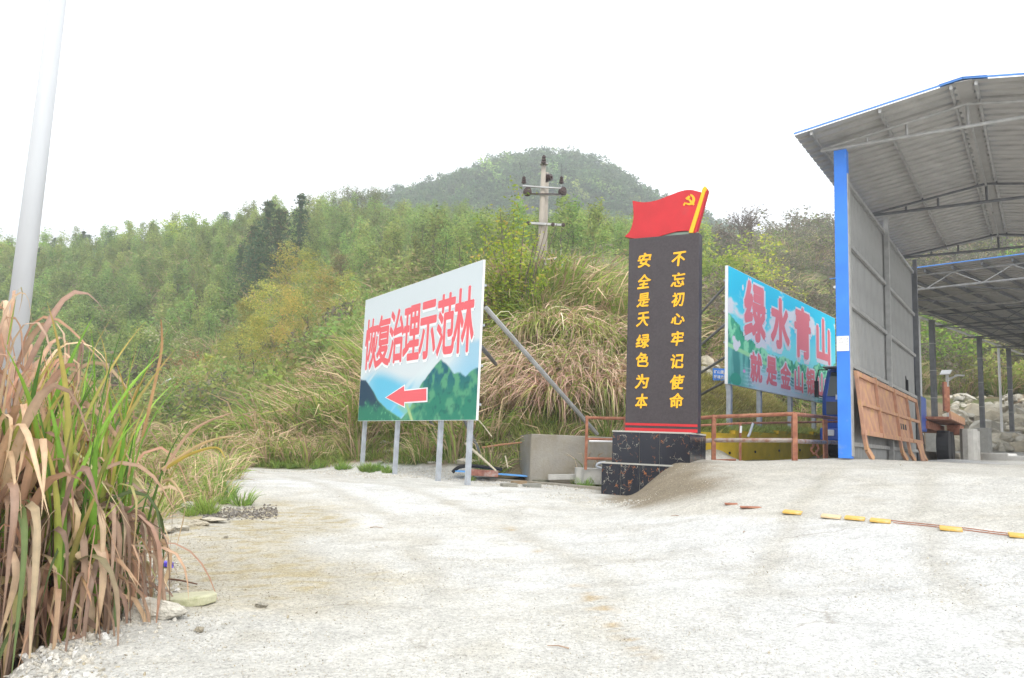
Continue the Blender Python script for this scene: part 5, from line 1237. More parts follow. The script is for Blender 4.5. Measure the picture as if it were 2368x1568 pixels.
# dark conifers and the leaning vine covered snag
for (u, Y, s, lab) in ((560, 88, .82, 'dark conifer with a ragged top, leftmost of the dark group'), (592, 90, .98, 'tallest dark conifer of the group above the olive trees'), (620, 86, .9, 'broad dark conifer right of the tallest one'), (668, 92, .85, 'lone dark conifer right of the dark group'), (535, 92, .6, 'small dark conifer at the left edge of the dark group'), (575, 84, .8, 'dark conifer standing in front of the group')):
    x = (u - 1183) / 1813 * Y; tree('conifer', x, Y, s, lab, None)
x, Y = (768 - 1183) / 1813 * 76, 76.
e = empty('vine_covered_snag', (x, Y, h1(x, Y)), 0, 'brown vine covered dead trunk standing before the wood', 'tree')
Pv = np.stack([rs.randn(2600) * .42, rs.randn(2600) * .42, rs.uniform(0, 5.2, 2600)], 1); V, Fq, Cc = leaves(Pv, .10, pal(2600, rs, [(.19, .15, .06), (.13, .12, .05), (.24, .17, .09)], [3, 3, 1]), rs)
link('vine_leaves', np_mesh('vine_leaves', V, Fq, M_leaf, Cc), e); link('trunk', trunk_mb(5, .16, rs, .02, 0), e)
# olive feathery trees of the middle slope
for (u, Y, s, lab) in ((648, 56, 1.22, 'tallest feathery olive tree in the middle of the slope'), (600, 54, .75, 'feathery olive tree at the left foot of the tallest one'), (700, 52, .8, 'feathery olive tree right of the tallest one'), (740, 50, .62, 'feathery olive tree beside the pale grasses'), (560, 56, .70, 'feathery olive tree, leftmost of the middle slope'), (520, 52, .50, 'low feathery olive tree above the valley lamp'), (660, 46, .62, 'feathery olive tree in front of the tallest one'), (790, 48, .55, 'feathery olive tree nearest the white topped billboard'), (590, 44, .55, 'low feathery olive tree at the foot of the slope'), (480, 50, .42, 'small feathery tree near the orange leaved bush')):
    x = (u - 1183) / 1813 * Y; tree('olive', x, Y, s * (.92 if s > 1 else 1.2), lab, None, trunks=TRS)
# shrubs: individuals where they show largest, the rest as one mass
SC = []
for yy in np.concatenate([np.arange(27, 60, 1.9), np.arange(60, 118, 3.0)]):
    stp = 1.9 if yy < 60 else 3.2
    for q in np.arange(-.72, .80, stp / yy):
        x = (q + rs.uniform(-.45, .45) * stp / yy) * yy; y = yy + rs.uniform(-.45, .45) * stp; u = uq(x, y)
        if u > 1640 and y < 38: continue
        if u > 1990 and y < 64: continue
        if y < 31 and x > -6: continue
        if y < 54 and 345 < u < 425: continue
        if y < 34 and x > -3: continue
        if fbm(x * .08, y * .08, 3, 44) < .43 and y < 62 and u < 1640: continue
        SC.append((x, y, u))
SC = np.array(SC); dens = rs.rand(len(SC)); SC = SC[(dens < np.where(SC[:, 2] > 1600, .98, .80))]
order = np.argsort(SC[:, 1]); SC = SC[order]; print('SHRUBS', len(SC))
isR = SC[:, 2] > 1600
gl = {0: ('olive green shrub on the slope left of the concrete poles', 'olive shrubs of the left slope'), 1: ('grey brown shrub on the right hill behind the blue billboard', 'grey brown shrubs of the right hill')}
cnt = {0: 0, 1: 0}; restS = []
for (x, y, u), r_ in zip(SC, isR):
    r_ = int(r_)
    if cnt[r_] < (190, 170)[r_]:
        kd = ('scrub' if rs.rand() < .88 else 'brown_scrub') if not r_ else ('brown_scrub' if rs.rand() < .7 else 'scrub')
        o = link(('shrub', 'right_shrub')[r_], PROT[kd][rs.randint(4)], None, (x, y, h1(x, y) - .15)); s = rs.uniform(.7, 1.35) * (1 + .5 * (y > 60)); o.scale = (s, s, s * rs.uniform(.8, 1.2)); o.rotation_euler[2] = rs.uniform(0, 6.3)  # all are plain shrubs; the right hill ones are mostly browner
        tag(o, '%s %s, %s slope, %s' % ('large' if s > 1.45 else 'small' if s < .9 else 'middling', ('olive shrub' if kd == 'scrub' else 'brownish shrub') if not r_ else ('brownish bush' if kd == 'brown_scrub' else 'olive bush'), ('near', 'middle', 'upper')[int(y > 40) + int(y > 60)], place(u)), 'shrub', gl[r_][1]); cnt[r_] += 1
    else: restS.append((x, y, r_))
restS = np.array(restS)
idx = np.where(restS[:, 2] > .5, rs.choice([0, 1, 2, 3, 4, 5], len(restS), p=[.2, .2, .2, .2, .1, .1]), rs.choice([4, 5, 6, 7], len(restS)))
scatter('hill_scrub', pts_on(restS[:, 0], restS[:, 1], -.15), rs.uniform(1.1, 2.1, len(restS)), PROT['brown_scrub'] + PROT['scrub'], 'low mixed scrub covering the upper slopes', idx=idx)
# singled-out colour accents
def accent(kind_cols, u, v, Y, r, n, ls, lab, name='bush', cat='bush', sq=.75):
    p = at(u, v, Y); g = h1(p[0], p[1]); c = rs.randn(14, 3) * (r * .5, r * .5, r * .35) + (0, 0, r * .8); c[:, 2] = np.abs(c[:, 2])
    P_ = clumps(rs, c, rs.uniform(.3, .6, 14) * r, n // 14, sq); V, Fq, Cc = leaves(P_, ls, pal(len(P_), rs, kind_cols, [1] * len(kind_cols)), rs)
    o = link(name, np_mesh(name, V, Fq, M_leaf, Cc), None, (p[0], p[1], g - .1)); return tag(o, lab, cat)
accent([(.38, .36, .20), (.46, .44, .28), (.24, .24, .10)], 385, 700, 70, 2.6, 1500, .12, 'pale cream flowering bush on the left slope')
accent([(.38, .17, .06), (.30, .15, .07), (.16, .13, .06)], 440, 690, 66, 2.2, 1500, .11, 'reddish leaved bush right of the cream flowering one')
accent([(.09, .07, .06), (.14, .09, .07), (.10, .10, .05)], 435, 735, 58, 2.2, 1600, .10, 'dark bush under the reddish leaved one')
accent([(.34, .19, .04), (.26, .18, .05), (.17, .16, .05)], 420, 880, 46, 1.5, 1500, .07, 'orange leaved bush near the valley lamp')
accent([(.22, .18, .05), (.16, .15, .05)], 450, 930, 42, 1.7, 1900, .07, 'brown olive bush below the orange leaved one')
accent([(.20, .36, .06), (.25, .40, .08)], 655, 850, 38, 1.1, 1300, .06, 'fresh green bush before the pale grass bank')
accent([(.26, .35, .05), (.33, .36, .06), (.16, .22, .05)], 1662, 640, 62, 3.9, 2600, .16, 'tall bright green bushy tree just right of the dark pillar', 'leafy_tree', 'tree', 1.3)
accent([(.22, .32, .05), (.14, .22, .04)], 1645, 760, 52, 2.4, 2000, .13, 'bright green bush low beside the dark pillar')
accent([(.42, .40, .05), (.32, .34, .05), (.22, .22, .05)], 1755, 655, 66, 3.3, 2400, .15, 'yellow green bushy tree above the blue billboard', 'leafy_tree', 'tree', 1.0)
accent([(.36, .34, .06), (.24, .24, .05)], 1795, 680, 62, 2.0, 1300, .13, 'smaller yellow green bush right of the yellow green tree')
accent([(.30, .38, .05), (.18, .26, .05)], 2150, 640, 70, 4.0, 2400, .18, 'green bush seen through the gap between the two roofs')
accent([(.10, .15, .05), (.20, .26, .05)], 2330, 610, 80, 5.0, 2400, .2, 'dark green bushy tree above the canopy roof')
accent([(.10, .12, .05), (.24, .28, .06)], 2240, 640, 82, 4.5, 2400, .2, 'mixed green bush behind the edge of the canopy roof')
accent([(.20, .24, .06), (.30, .28, .08)], 2240, 830, 66, 2.2, 1500, .12, 'green bush on the slope between the canopy columns')
# bare branching trees
def bare(u, v0, v1, Y, lab, seed, r=.16, n0=6, mt=M_bark, lf=None, wide=1.):
    rr = random.Random(seed); b = at(u, v1, Y); t_ = at(u, v0, Y); g = h1(b[0], Y); hgt = max(1.5, t_[2] - g); mb = MB(); tips = []
    def grow(p, d, L, r_, dep):
        q = p + d * L; mb.tube([p, (p + q) / 2 + np.array([rr.gauss(0, .03), rr.gauss(0, .03), 0]) * L, q], [r_, r_ * .85, r_ * .7], 5, False)
        tips.append(q)
        if dep == 0: return
        for _ in range(3 if dep > 1 else 4):
            nd = d + np.array([rr.gauss(0, .55 * wide), rr.gauss(0, .5), rr.gauss(.05, .25)]); nd /= np.linalg.norm(nd); grow(q, nd, L * rr.uniform(.62, .85), r_ * .6, dep - 1)
    e = empty('bare_tree', (b[0], Y, g), 0, lab, 'tree')
    mb.tube([(b[0], Y, g - .2), (b[0], Y, g + hgt * .3)], [r, r * .8], 6)
    for _ in range(n0 // 2 + 1): 
        d = np.array([rr.gauss(0, .5 * wide), rr.gauss(0, .4), 1]); d /= np.linalg.norm(d); grow(np.array([b[0], Y, g + hgt * .3]), d, hgt * .24, r * .6, 3)
    mb.build('branches', mt, e)
    if lf is not None:
        T_ = np.array(tips[-len(tips) * 2 // 3:]); P_ = np.repeat(T_, 7, 0) + rs.randn(len(T_) * 7, 3) * .22
        V, Fq, Cc = leaves(P_, .10, pal(len(P_), rs, lf, [1] * len(lf)), rs); c = np.array([b[0], Y, g]); link('leaves', np_mesh('leaves', V - c, Fq, M_leaf, Cc), e)
    return e
bare(1725, 480, 575, 92, 'sparse brown tree standing out against the sky on the right ridge', 4, .22, 8, lf=[(.10, .085, .045), (.13, .09, .05)], wide=1.25)
M_twig = mat('pale_twig', (.42, .36, .30), .9)
bare(1372, 575, 680, 40, 'pale leafless shrub between the concrete poles and the dark pillar', 9, .05, 8, M_twig)
bare(1420, 600, 700, 38, 'second pale leafless shrub close to the dark pillar', 12, .04, 6, M_twig)
for i, (u, v) in enumerate(((800, 425), (838, 420), (868, 440), (745, 440))):
    bare(u, v, 500, 117, 'thin nearly leafless tree sticking up from the crest of the wood', 20 + i, .09, 6, lf=[(.16, .18, .08)], wide=.8)['group'] = 'thin bare trees on the crest'
# the shrub in front of the concrete poles
p = at(1192, 660, 26.2); g = h1(p[0], 26.2); e = empty('leafy_shrub', (p[0], 26.2, g - .1), 0, 'tall sprawling yellow green shrub in front of the concrete poles', 'shrub')
link('crown', crown_mesh('crown', np.random.RandomState(5), 'pole_shrub'), e); e.scale = (1.15,) * 3
mb = MB()
for k in range(14): a = rs.uniform(0, 6.28); r_ = rs.uniform(.2, 1.4); mb.tube([(0, 0, -.1), (cos(a) * r_ * .5, sin(a) * r_ * .5, 1.4), (cos(a) * r_, sin(a) * r_, rs.uniform(2.4, 3.8))], [.03, .02, .008], 4)
link('stems', np_mesh('stems', mb.v, mb.f, M_bark), e)
for (u, v, Y, s) in ((1145, 700, 25.2, .55), (1225, 690, 25.6, .6)):
    p = at(u, v, Y); c = copy_tree(e); c.location = (p[0], Y, h1(p[0], Y) - .1); c.scale = (s,) * 3; c.rotation_euler[2] = rs.uniform(0, 6); c['label'] = 'small leafy shrub at the %s foot of the tall sprawling one' % ('left' if u < 1192 else 'right')

# ------------------------------------------------------------------ grasses
TAN = [(.36, .27, .17), (.42, .33, .21), (.28, .20, .13)]; GRN = [(.17, .23, .05), (.23, .27, .07), (.12, .17, .04)]
TUF = [thin_tuft(np.random.RandomState(200 + i), 70, .25, (.5, 1.2), (.010, .02), (5, 40), (60, 130), 3, TAN + GRN, [3, 2, 3, 2, 2, 2] if i < 3 else [1, 1, 1, 4, 3, 3], name='slope_tuft') for i in range(5)]
LOW = [thin_tuft(np.random.RandomState(220 + i), 44, .22, (.10, .30), (.005, .010), (5, 50), (50, 110), 2, GRN + [(.28, .24, .12)], [3, 3, 2, 2], name='low_tuft') for i in range(3)]
n = 9000; y = 24 * (115 / 24.) ** rs.uniform(0, 1, n); q = rs.uniform(-.72, .78, n); x = q * y; u = uq(x, y)
keep = (fbm(x * .07, y * .07, 3, 71) > .40) & ~((u > 1560) & (y < 37)) & ~((u > 1940) & (y < 64)) & ~((x > -2) & (y < 27)) & (y > 25 + np.maximum(0, -x - 3) * .12)
pp = pts_on(x[keep], y[keep], -.05); scatter('dry_slope_grass', pp, rs.uniform(.9, 2.0, len(pp)) * (1 + pp[:, 1] / 90), TUF, 'dry tan and green grass covering the slopes')
# short grass on the bank under the white topped billboard and round the wall
n = 5200; x = rs.uniform(-13, 4.2, n); y = rs.uniform(18.5, 29, n); ylx = np.where(x < 2.2, np.clip(18.1 + (1.98 - x) * .76, 17.5, 22.6), 20.6) + .1 * np.maximum(0, -x - 4) + .45
keep = (y > ylx); keep &= (fbm(x * .8, y * .8, 3, 77) > .36)
pp = pts_on(x[keep], y[keep], -.02); scatter('bank_grass', pp, rs.uniform(.8, 1.7, len(pp)), LOW + TUF[:1], 'short patchy grass on the bank', idx=rs.choice([0, 1, 2, 3], len(pp), p=[.36, .32, .24, .08]))
# mown slope below the blue billboard
SLP = [thin_tuft(np.random.RandomState(240 + i), 46, .30, (.08, .2), (.006, .012), (10, 60), (60, 110), 2, [(.26, .24, .08), (.32, .27, .12), (.18, .19, .06)], [3, 3, 1], name='mown_tuft') for i in range(2)]
n = 9000; y = rs.uniform(20.9, 38, n); x = rs.uniform(3.2, 17, n); keep = (x < 4.6 + .80 * (y - 20.6)) 
pp = pts_on(x[keep], y[keep], -.01); scatter('mown_grass', pp, rs.uniform(.8, 1.5, len(pp)), SLP, 'short yellowed grass of the mown slope')
# green strip above the yellow wall
n = 900; t = rs.uniform(0, 4, n); kx = np.minimum(t.astype(int), 3); yv = np.array(yp); base = yv[kx] + (yv[kx + 1] - yv[kx]) * (t - kx)[:, None]; base[:, 1] += .35 + rs.uniform(0, .7, n); base[:, 0] -= rs.uniform(0, .5, n); base[:, 2] = np.maximum(H(base[:, 0], base[:, 1]), base[:, 2] - .08)
HDG = [thin_tuft(np.random.RandomState(250), 60, .2, (.15, .36), (.008, .014), (5, 50), (40, 90), 2, [(.16, .20, .05), (.20, .22, .07)], [1, 1], name='hedge_tuft')]
scatter('wall_top_herbs', base, rs.uniform(.8, 1.3, n), HDG, 'low green herbs along the top of the yellow wall')

# big arching silvergrass tussocks on the bank, one object each
TS = [thin_tuft(np.random.RandomState(300 + i), 420, .34, (1.0, 1.9), (.011, .020), (5, 55), (120, 178), 7, [(.42, .29, .22), (.50, .37, .27), (.31, .21, .16), (.26, .26, .09), (.17, .22, .05)], [4, 4, 3, 2, 1.5] if i < 3 else [2, 2, 1, 4, 4], name='tussock_blades', kink=(.28, .6), sharp=(6, 13)) for i in range(5)]
tus = [(1175, 850, 23.0, 1.15), (1215, 800, 23.8, 1.25), (1255, 790, 23.6, 1.35), (1300, 790, 23.6, 1.4), (1345, 800, 23.4, 1.35), (1390, 800, 23.4, 1.4), (1430, 800, 23.2, 1.3),
       (1270, 870, 22.4, 1.2), (1310, 860, 22.5, 1.25), (1360, 860, 22.5, 1.25), (1405, 850, 22.5, 1.3), (1235, 740, 25.0, 1.25), (1285, 730, 25.2, 1.3), (1335, 730, 25.2, 1.35), (1385, 740, 25, 1.35), (1430, 750, 25, 1.2),
       (1190, 770, 25.0, 1.0), (1130, 830, 23.5, .9), 
       (600, 1075, 25.6, 1.05), (640, 1070, 25.4, 1.25), (690, 1068, 25.3, 1.0), (580, 1035, 27, 1.0), (625, 1020, 27.5, 1.25), (675, 1015, 27.2, 1.15), (720, 1035, 26.4, 1.0), (560, 1075, 26.0, .8), (760, 1050, 25.4, .8),
       (700, 960, 29, 1.2), (750, 940, 29, 1.3), (800, 920, 28.8, 1.4), (835, 960, 27.6, 1.2), (780, 990, 27.6, 1.2), (740, 890, 31.5, 1.35), (790, 850, 31.5, 1.4), (825, 830, 31.5, 1.4), (690, 905, 32, 1.2), (650, 950, 30.5, 1.1), (720, 830, 34, 1.4), (770, 800, 34.5, 1.5), (820, 790, 34.5, 1.5), 
       (830, 1030, 25, .7), (860, 900, 29, 1.1),
       (1650, 830, 33, .8), (1630, 800, 35, .9), (1680, 820, 34, .8), (1612, 840, 32.5, .8)]
for i, (u, v, Y, s) in enumerate(tus):
    p = at(u, v, Y); kn = (u > 1120 and u < 1500)
    o = link('grass_tussock', TS[3 + i % 2 if (v < 762 and u > 1100) or (i % 5 == 4) else i % 3], None, (p[0], Y, h1(p[0], Y) - .05)); o.scale = (s, s, s * rs.uniform(.85, 1.1)); o.rotation_euler = (rs.randn() * .08, rs.randn() * .08, rs.uniform(0, 6.3))
    if kn: tag(o, '%s arching silvergrass tussock %s of the knoll, %s' % ('greener' if v < 762 or i % 5 == 4 else 'tan', 'on the crest' if Y > 24.5 else 'on the face' if Y > 22.8 else 'at the foot', ('beside the billboard edge' if u < 1200 else 'below the concrete poles' if u < 1300 else 'towards the dark pillar' if u < 1400 else 'touching the dark pillar')), 'grass tussock', 'silvergrass tussocks on the knoll')
    elif u > 1600: tag(o, 'pale grass tussock behind the boulders right of the dark pillar', 'grass tussock', 'grass tussocks behind the boulders')
    else: tag(o, 'arching silvergrass tussock %s of the bank, %s' % ('at the road edge' if Y < 26.5 else 'low on the face' if Y < 29.5 else 'high on the face', ('left end by the valley' if u < 600 else 'in the left mound' if u < 690 else 'midway to the billboard' if u < 790 else 'half behind the white billboard' if u > 850 else 'beside the white topped billboard')), 'grass tussock', 'silvergrass tussocks on the left bank')
# fresh green weeds
WD = [thin_tuft(np.random.RandomState(400 + i), 120, .14, (.15, .45), (.006, .012), (3, 45), (30, 95), 3, [(.13, .21, .04), (.18, .24, .06), (.10, .15, .04)], [3, 2, 2], name='weed_blades') for i in range(3)]
weeds = [(1352, 1128, .9, 'green grass tuft against the foot of the marble plinth'), (1335, 1122, .6, 'smaller green tuft left of the one at the plinth'), (1088, 1112, .6, 'small green tuft in the gravel before the kerb'), (858, 1093, .5, 'tiny green tuft at the left end of the kerb')]
for u, v, s, lab in weeds:
    p = hit(u, v, 12, 30); o = link('green_tuft', WD[0], None, tuple(p - [0, 0, .01])); o.scale = (s,) * 3; o.rotation_euler[2] = rs.uniform(0, 6); tag(o, lab, 'grass tuft')
n = 70; uu = rs.uniform(430, 610, n); vv = rs.uniform(1090, 1205, n); P_ = []
for u, v in zip(uu, vv):
    if v > 1205 - (u - 430) * .28 or v < 1085 + (u - 430) * .12 or (u - 430) / 180 > ((v - 1085) / 90): continue
    p = hit(u, v, 8, 30)
    if p is not None and vnoise(p[0] * 1.3, p[1] * 1.3, 5) > .30: P_.append(p)
for k in range(26):
    u = rs.uniform(640, 900); p = hit(u, np.interp(u, [700, 860, 900], [1084, 1091, 1093]) - rs.uniform(-1, 5), 16, 30)
    if p is not None: P_.append(p)
P_ = np.array(P_); scatter('roadside_weeds', P_, rs.uniform(.35, .95, len(P_)), WD, 'bright green weeds along the road edges')
n = 900; y = rs.uniform(10.5, 20, n); x = ditch_x(y) + .55 - rs.uniform(-.2, 3.2, n) ** 1.0
kk_ = (fbm(x * 1.2, y * 1.2, 3, 95) > .42); pp = pts_on(x[kk_], y[kk_], -.02); scatter('verge_herbs', pp, rs.uniform(.35, .9, len(pp)), LOW + TUF[:2] + WD[:1], 'mixed dry and green herbs on the earth verge left of the road', idx=rs.choice(6, len(pp), p=[.28, .25, .2, .09, .09, .09]))
LEAFGAIN = 1.25
# ---- the big grass clump in the left foreground
hc = np.array([-4.12, 6.3, 0.]); hc[2] = h1(hc[0], hc[1]); rs = np.random.RandomState(21)
hero = empty('giant_grass_clump', hc, 0, 'huge clump of broad leaved grass, brown curled leaves over green, at the left foreground', 'grass clump')
BR = [(.42, .24, .16), (.50, .33, .21), (.38, .25, .19), (.60, .46, .29), (.29, .19, .15)]; GR = [(.12, .24, .03), (.19, .33, .05), (.07, .14, .03), (.27, .33, .07)]
def hero_set(n, kind, rs):
    a = rs.uniform(0, 2 * pi, n); r = rs.uniform(0, 1, n) ** .6 * 1.0
    base = np.stack([np.cos(a) * r * 1.05, np.sin(a) * r * .8, 0 * a], 1)
    az = a + rs.randn(n) * .9
    if kind == 'green':
        base = np.stack([rs.uniform(-.9, 1.05, n), rs.uniform(-.5, .6, n), rs.uniform(0, 1.0, n)], 1); base[:, 0] = np.where(rs.rand(n) < .62, rs.uniform(.25, 1.1, n), base[:, 0]); base[:, 2] += .15 * (base[:, 0] > .3); az = rs.uniform(-pi, pi, n)
        L_ = rs.uniform(1.0, 1.9, n); t0 = np.radians(rs.uniform(1, 15, n)); t1 = np.radians(rs.uniform(12, 55, n)); kk = rs.uniform(.5, .9, n); sh = rs.uniform(4, 8, n); wv = rs.uniform(.011, .025, n)
        c0 = pal(n, rs, GR, [3, 3, 2, 1]); c1 = np.where(rs.rand(n, 1) < .4, pal(n, rs, [(.36, .22, .06), (.40, .30, .10)], [1, 1]), c0 * 1.25)
    elif kind == 'arch':     # brown, rising then curling over and hanging
        hx = np.clip(1 - np.abs(base[:, 0] + .3) / 1.6, .2, 1); base[:, 2] = rs.uniform(.25, 2.75, n) * hx; L_ = rs.uniform(.8, 1.7, n); t0 = np.radians(rs.uniform(2, 30, n)); t1 = np.radians(rs.uniform(130, 215, n)); kk = rs.uniform(.32, .66, n); sh = rs.uniform(8, 24, n); wv = rs.uniform(.011, .031, n)
        c0 = pal(n, rs, BR, [3, 3, 2, 1, 2]); c0 = np.where(rs.rand(n, 1) < .10, pal(n, rs, GR, [1, 1, 1, 1]), c0); c1 = pal(n, rs, BR, [3, 3, 1, 4, 1])
    else:                    # skirt of old hanging leaves
        base[:, 2] = rs.uniform(.1, 1.3, n); base[:, :2] *= 1.0; L_ = rs.uniform(.9, 1.7, n); t0 = np.radians(rs.uniform(20, 80, n)); t1 = np.radians(rs.uniform(165, 186, n)); kk = rs.uniform(.10, .35, n); sh = rs.uniform(9, 18, n); wv = rs.uniform(.009, .026, n)
        c0 = pal(n, rs, [(.30, .20, .15), (.36, .25, .18), (.40, .32, .22), (.24, .17, .13), (.11, .15, .06)], [3, 3, 2, 3, 1.3]); c1 = c0 * rs.uniform(.8, 1.3, (n, 1))
    wv = wv * np.where(base[:, 1] < 0, 1.15 if kind == 'skirt' else 1.45, 1.0)
    return bendmesh(rs, n, base, az, t0, t1, kk, sh, L_, wv, 12, c0, c1, twist=.5)
def hero_build(kind, n_part, n_mass):
    V, Fq, Cc = hero_set(n_part + n_mass, kind, rs)
    # the frontmost (nearest the camera) ones are leaves of their own
    od = np.argsort(V[:, :, 1].mean(1)); 
    for i in od[:n_part]:
        c = V[i][0]; link('leaf', np_mesh('leaf', V[i] - c, Fq, M_hero, Cc[i], True), hero, tuple(c))
    rest = od[n_part:]; m = V.shape[1]
    Vm = V[rest].reshape(-1, 3); Fm = (Fq[None] + (np.arange(len(rest)) * m)[:, None, None]).reshape(-1, 4)
    return Vm, Fm, Cc[rest].reshape(-1, 3)
acc = [hero_build('green', 42, 210), hero_build('arch', 160, 560), hero_build('skirt', 93, 950)]
off_ = 0; Vs, Fs, Cs = [], [], []
for v_, f_, c_ in acc: Vs.append(v_); Fs.append(f_ + off_); Cs.append(c_); off_ += len(v_)
lm = link('leaf_mass', np_mesh('leaf_mass', np.vstack(Vs), np.vstack(Fs), M_hero, np.vstack(Cs), True), hero); lm['kind'] = 'stuff'
mb = MB()
for k in range(40):
    a = rs.uniform(0, 6.28); r_ = rs.uniform(0, .9); t_ = rs.randn(2) * .12
    mb.tube([(cos(a) * r_, sin(a) * r_ * .8, -.1), (cos(a) * r_ * 1.1 + t_[0], sin(a) * r_ * .9 + t_[1], rs.uniform(.9, 1.9))], [.014, .009], 5)
cn = link('canes', np_mesh('canes', mb.v, mb.f, mat('dry_cane', (.30, .22, .14), .7, 0, .2, 9)), hero); cn['kind'] = 'stuff'
# a few long stalks reaching right over the road edge
for i, pl in enumerate((((378, 1090), (430, 1010), (480, 975), (536, 955)), ((375, 1085), (450, 1035), (500, 1015), (543, 1010)), ((380, 1085), (440, 1050), (500, 1035), (520, 1060)), ((375, 1115), (395, 1110), (418, 1140), (428, 1165)), ((330, 1010), (370, 830), (374, 770), (372, 738)))):
    q = [at(u, v, 6.35 - .05 * k_) for k_, (u, v) in enumerate(pl)]; sp = spline(q, 4); mb = MB(); nrm_ = np.array([0, -.3, 1]); nrm_ /= np.linalg.norm(nrm_); vs = []; 
    for j, p_ in enumerate(sp):
        d_ = sp[min(j + 1, len(sp) - 1)] - sp[max(j - 1, 0)]; d_ /= np.linalg.norm(d_); s_ = np.cross(d_, np.array([0, 1., .2])); s_ /= np.linalg.norm(s_); w_ = .011 * (1 - (j / len(sp)) ** 2) + .002
        vs += [p_ - s_ * w_, p_ + np.array([0, -.003, 0]), p_ + s_ * w_]
    mb.add(vs, [[3 * j + a_, 3 * j + a_ + 1, 3 * j + a_ + 4, 3 * j + a_ + 3] for j in range(len(sp) - 1) for a_ in (0, 1)])
    o = mb.build('leaf', mat('dry_stalk%d' % i, ((.46, .30, .20), (.50, .36, .18), (.40, .30, .06), (.52, .38, .22), (.42, .25, .12))[i], .6, 0, .15, 9), hero)
# ------------------------------------------------------------------ stones and small things on the ground
import bmesh
def stone_mesh(name, seed, flat=.7, npt=16, cols=None, m=None):
    r_ = np.random.RandomState(seed); bm = bmesh.new()
    p = r_.randn(npt, 3); p /= np.linalg.norm(p, axis=1)[:, None]; p *= r_.uniform(.7, 1.05, (npt, 1)); p *= (r_.uniform(.8, 1.2), r_.uniform(.7, 1.0), flat)
    for q in p: bm.verts.new(q)
    bmesh.ops.convex_hull(bm, input=bm.verts); bmesh.ops.delete(bm, geom=[v for v in bm.verts if not v.link_faces], context='VERTS')
    me = bpy.data.meshes.new(name); bm.to_mesh(me); bm.free(); me.materials.append(m); return me
def stone_mat(name, c, var, bump=.5):
    m, t, b = mat_new(name); N = t.nodes; Lk = t.links; oi = N.new('ShaderNodeObjectInfo'); r = N.new('ShaderNodeValToRGB')
    r.color_ramp.elements[0].color = (*[x * (1 - var) for x in c], 1); r.color_ramp.elements[1].color = (*[min(1, x * (1 + var)) for x in c], 1)
    e = r.color_ramp.elements.new(.35); e.color = (c[0] * 1.0, c[1] * .93, c[2] * .80, 1)
    tc = N.new('ShaderNodeTexCoord'); n = N.new('ShaderNodeTexNoise'); n.inputs['Scale'].default_value = 2.2; n.inputs['Detail'].default_value = 7; Lk.new(tc.outputs['Object'], n.inputs['Vector'])
    mr = N.new('ShaderNodeMapRange'); mr.inputs[1].default_value = .3; mr.inputs[2].default_value = .7; mr.inputs[3].default_value = .75; mr.inputs[4].default_value = 1.15; Lk.new(n.outputs['Fac'], mr.inputs[0])
    vm = N.new('ShaderNodeVectorMath'); vm.operation = 'SCALE'; Lk.new(oi.outputs['Random'], r.inputs['Fac']); Lk.new(r.outputs['Color'], vm.inputs[0]); Lk.new(mr.outputs[0], vm.inputs['Scale']); Lk.new(vm.outputs[0], b.inputs['Base Color'])
    b.inputs['Roughness'].default_value = .9; b.inputs['Specular IOR Level'].default_value = .2
    bp = N.new('ShaderNodeBump'); bp.inputs['Strength'].default_value = bump; bp.inputs['Distance'].default_value = .1; Lk.new(n.outputs['Fac'], bp.inputs['Height']); Lk.new(bp.outputs['Normal'], b.inputs['Normal'])
    return m
M_peb = stone_mat('white_pebble', (.60, .59, .56), .22); M_peb2 = stone_mat('sandy_pebble', (.46, .42, .33), .38); M_rock = stone_mat('quarry_rock', (.56, .535, .47), .15, 1.)
PE = [stone_mesh('pebble', 500 + i, .6, 11, m=M_peb) for i in range(5)]; PE2 = [stone_mesh('pebble', 510 + i, .55, 11, m=M_peb2) for i in range(4)]
RK = [stone_mesh('rock', 520 + i, .75, 20, m=M_rock) for i in range(8)]
rs = np.random.RandomState(8)
# gravel bed along the kerb
n = 9000; x = rs.uniform(-9, 2.6, n); kx_ = np.array([p[0] for p in kp]); ky_ = np.array([p[1] for p in kp]); ke = np.interp(x, kx_, ky_)
t = rs.rand(n) ** 1.3; y = ke - .05 - t * np.interp(x, [-9, -4, 0, 2.6], [3.0, 3.6, 3.4, 3.6])
keep = (vnoise(x * .9, y * .9, 3) + .35 * rs.rand(n) > .38 + .5 * t) & (x < 2.0 + (17 - y) * .15)
pp = pts_on(x[keep], y[keep], .0); scatter('gravel_bed', pp, rs.uniform(.012, .032, len(pp)), PE, 'white crushed gravel along the kerb', tilt=1.)
# loose grit over the yard
n = 34000; q = rs.uniform(-.60, .80, n); y = 4.2 * (15.5 / 4.2) ** rs.uniform(0, 1, n) ** 1.0; x = q * y
e_ = ditch_x(y); keep = (x > e_ - .1) & (fbm(x * .8, y * .8, 3, 91) + .3 * rs.rand(n) > .55 - .14 * smooth(e_ + 2.6 - x, 0, 1.2) - .03 * smooth(x, 1, 3))
x = x[keep]; y = y[keep]; ledge = smooth(ditch_x(y) + 1.0 - x, 0, .8)
pp = pts_on(x, y, .0); sc = rs.uniform(.004, .011, len(pp)) * (1 + 1.1 * ledge * (rs.rand(len(pp)) < .5)); big = rs.rand(len(pp)) > .993; sc[big] *= 2.2
sand = smooth(x, -2.6, 0.2) * .9; idx = np.where(rs.rand(len(pp)) < 1 - sand * .9 - .1, rs.randint(5, 9, len(pp)), rs.randint(0, 5, len(pp)))
near = (y < 6.4); idx = np.where(near & (rs.rand(len(pp)) < .8), rs.randint(0, 5, len(pp)), idx)
scatter('loose_grit', pp, sc, PE + PE2, 'loose grit and pebbles strewn over the yard', idx=idx, tilt=1.)
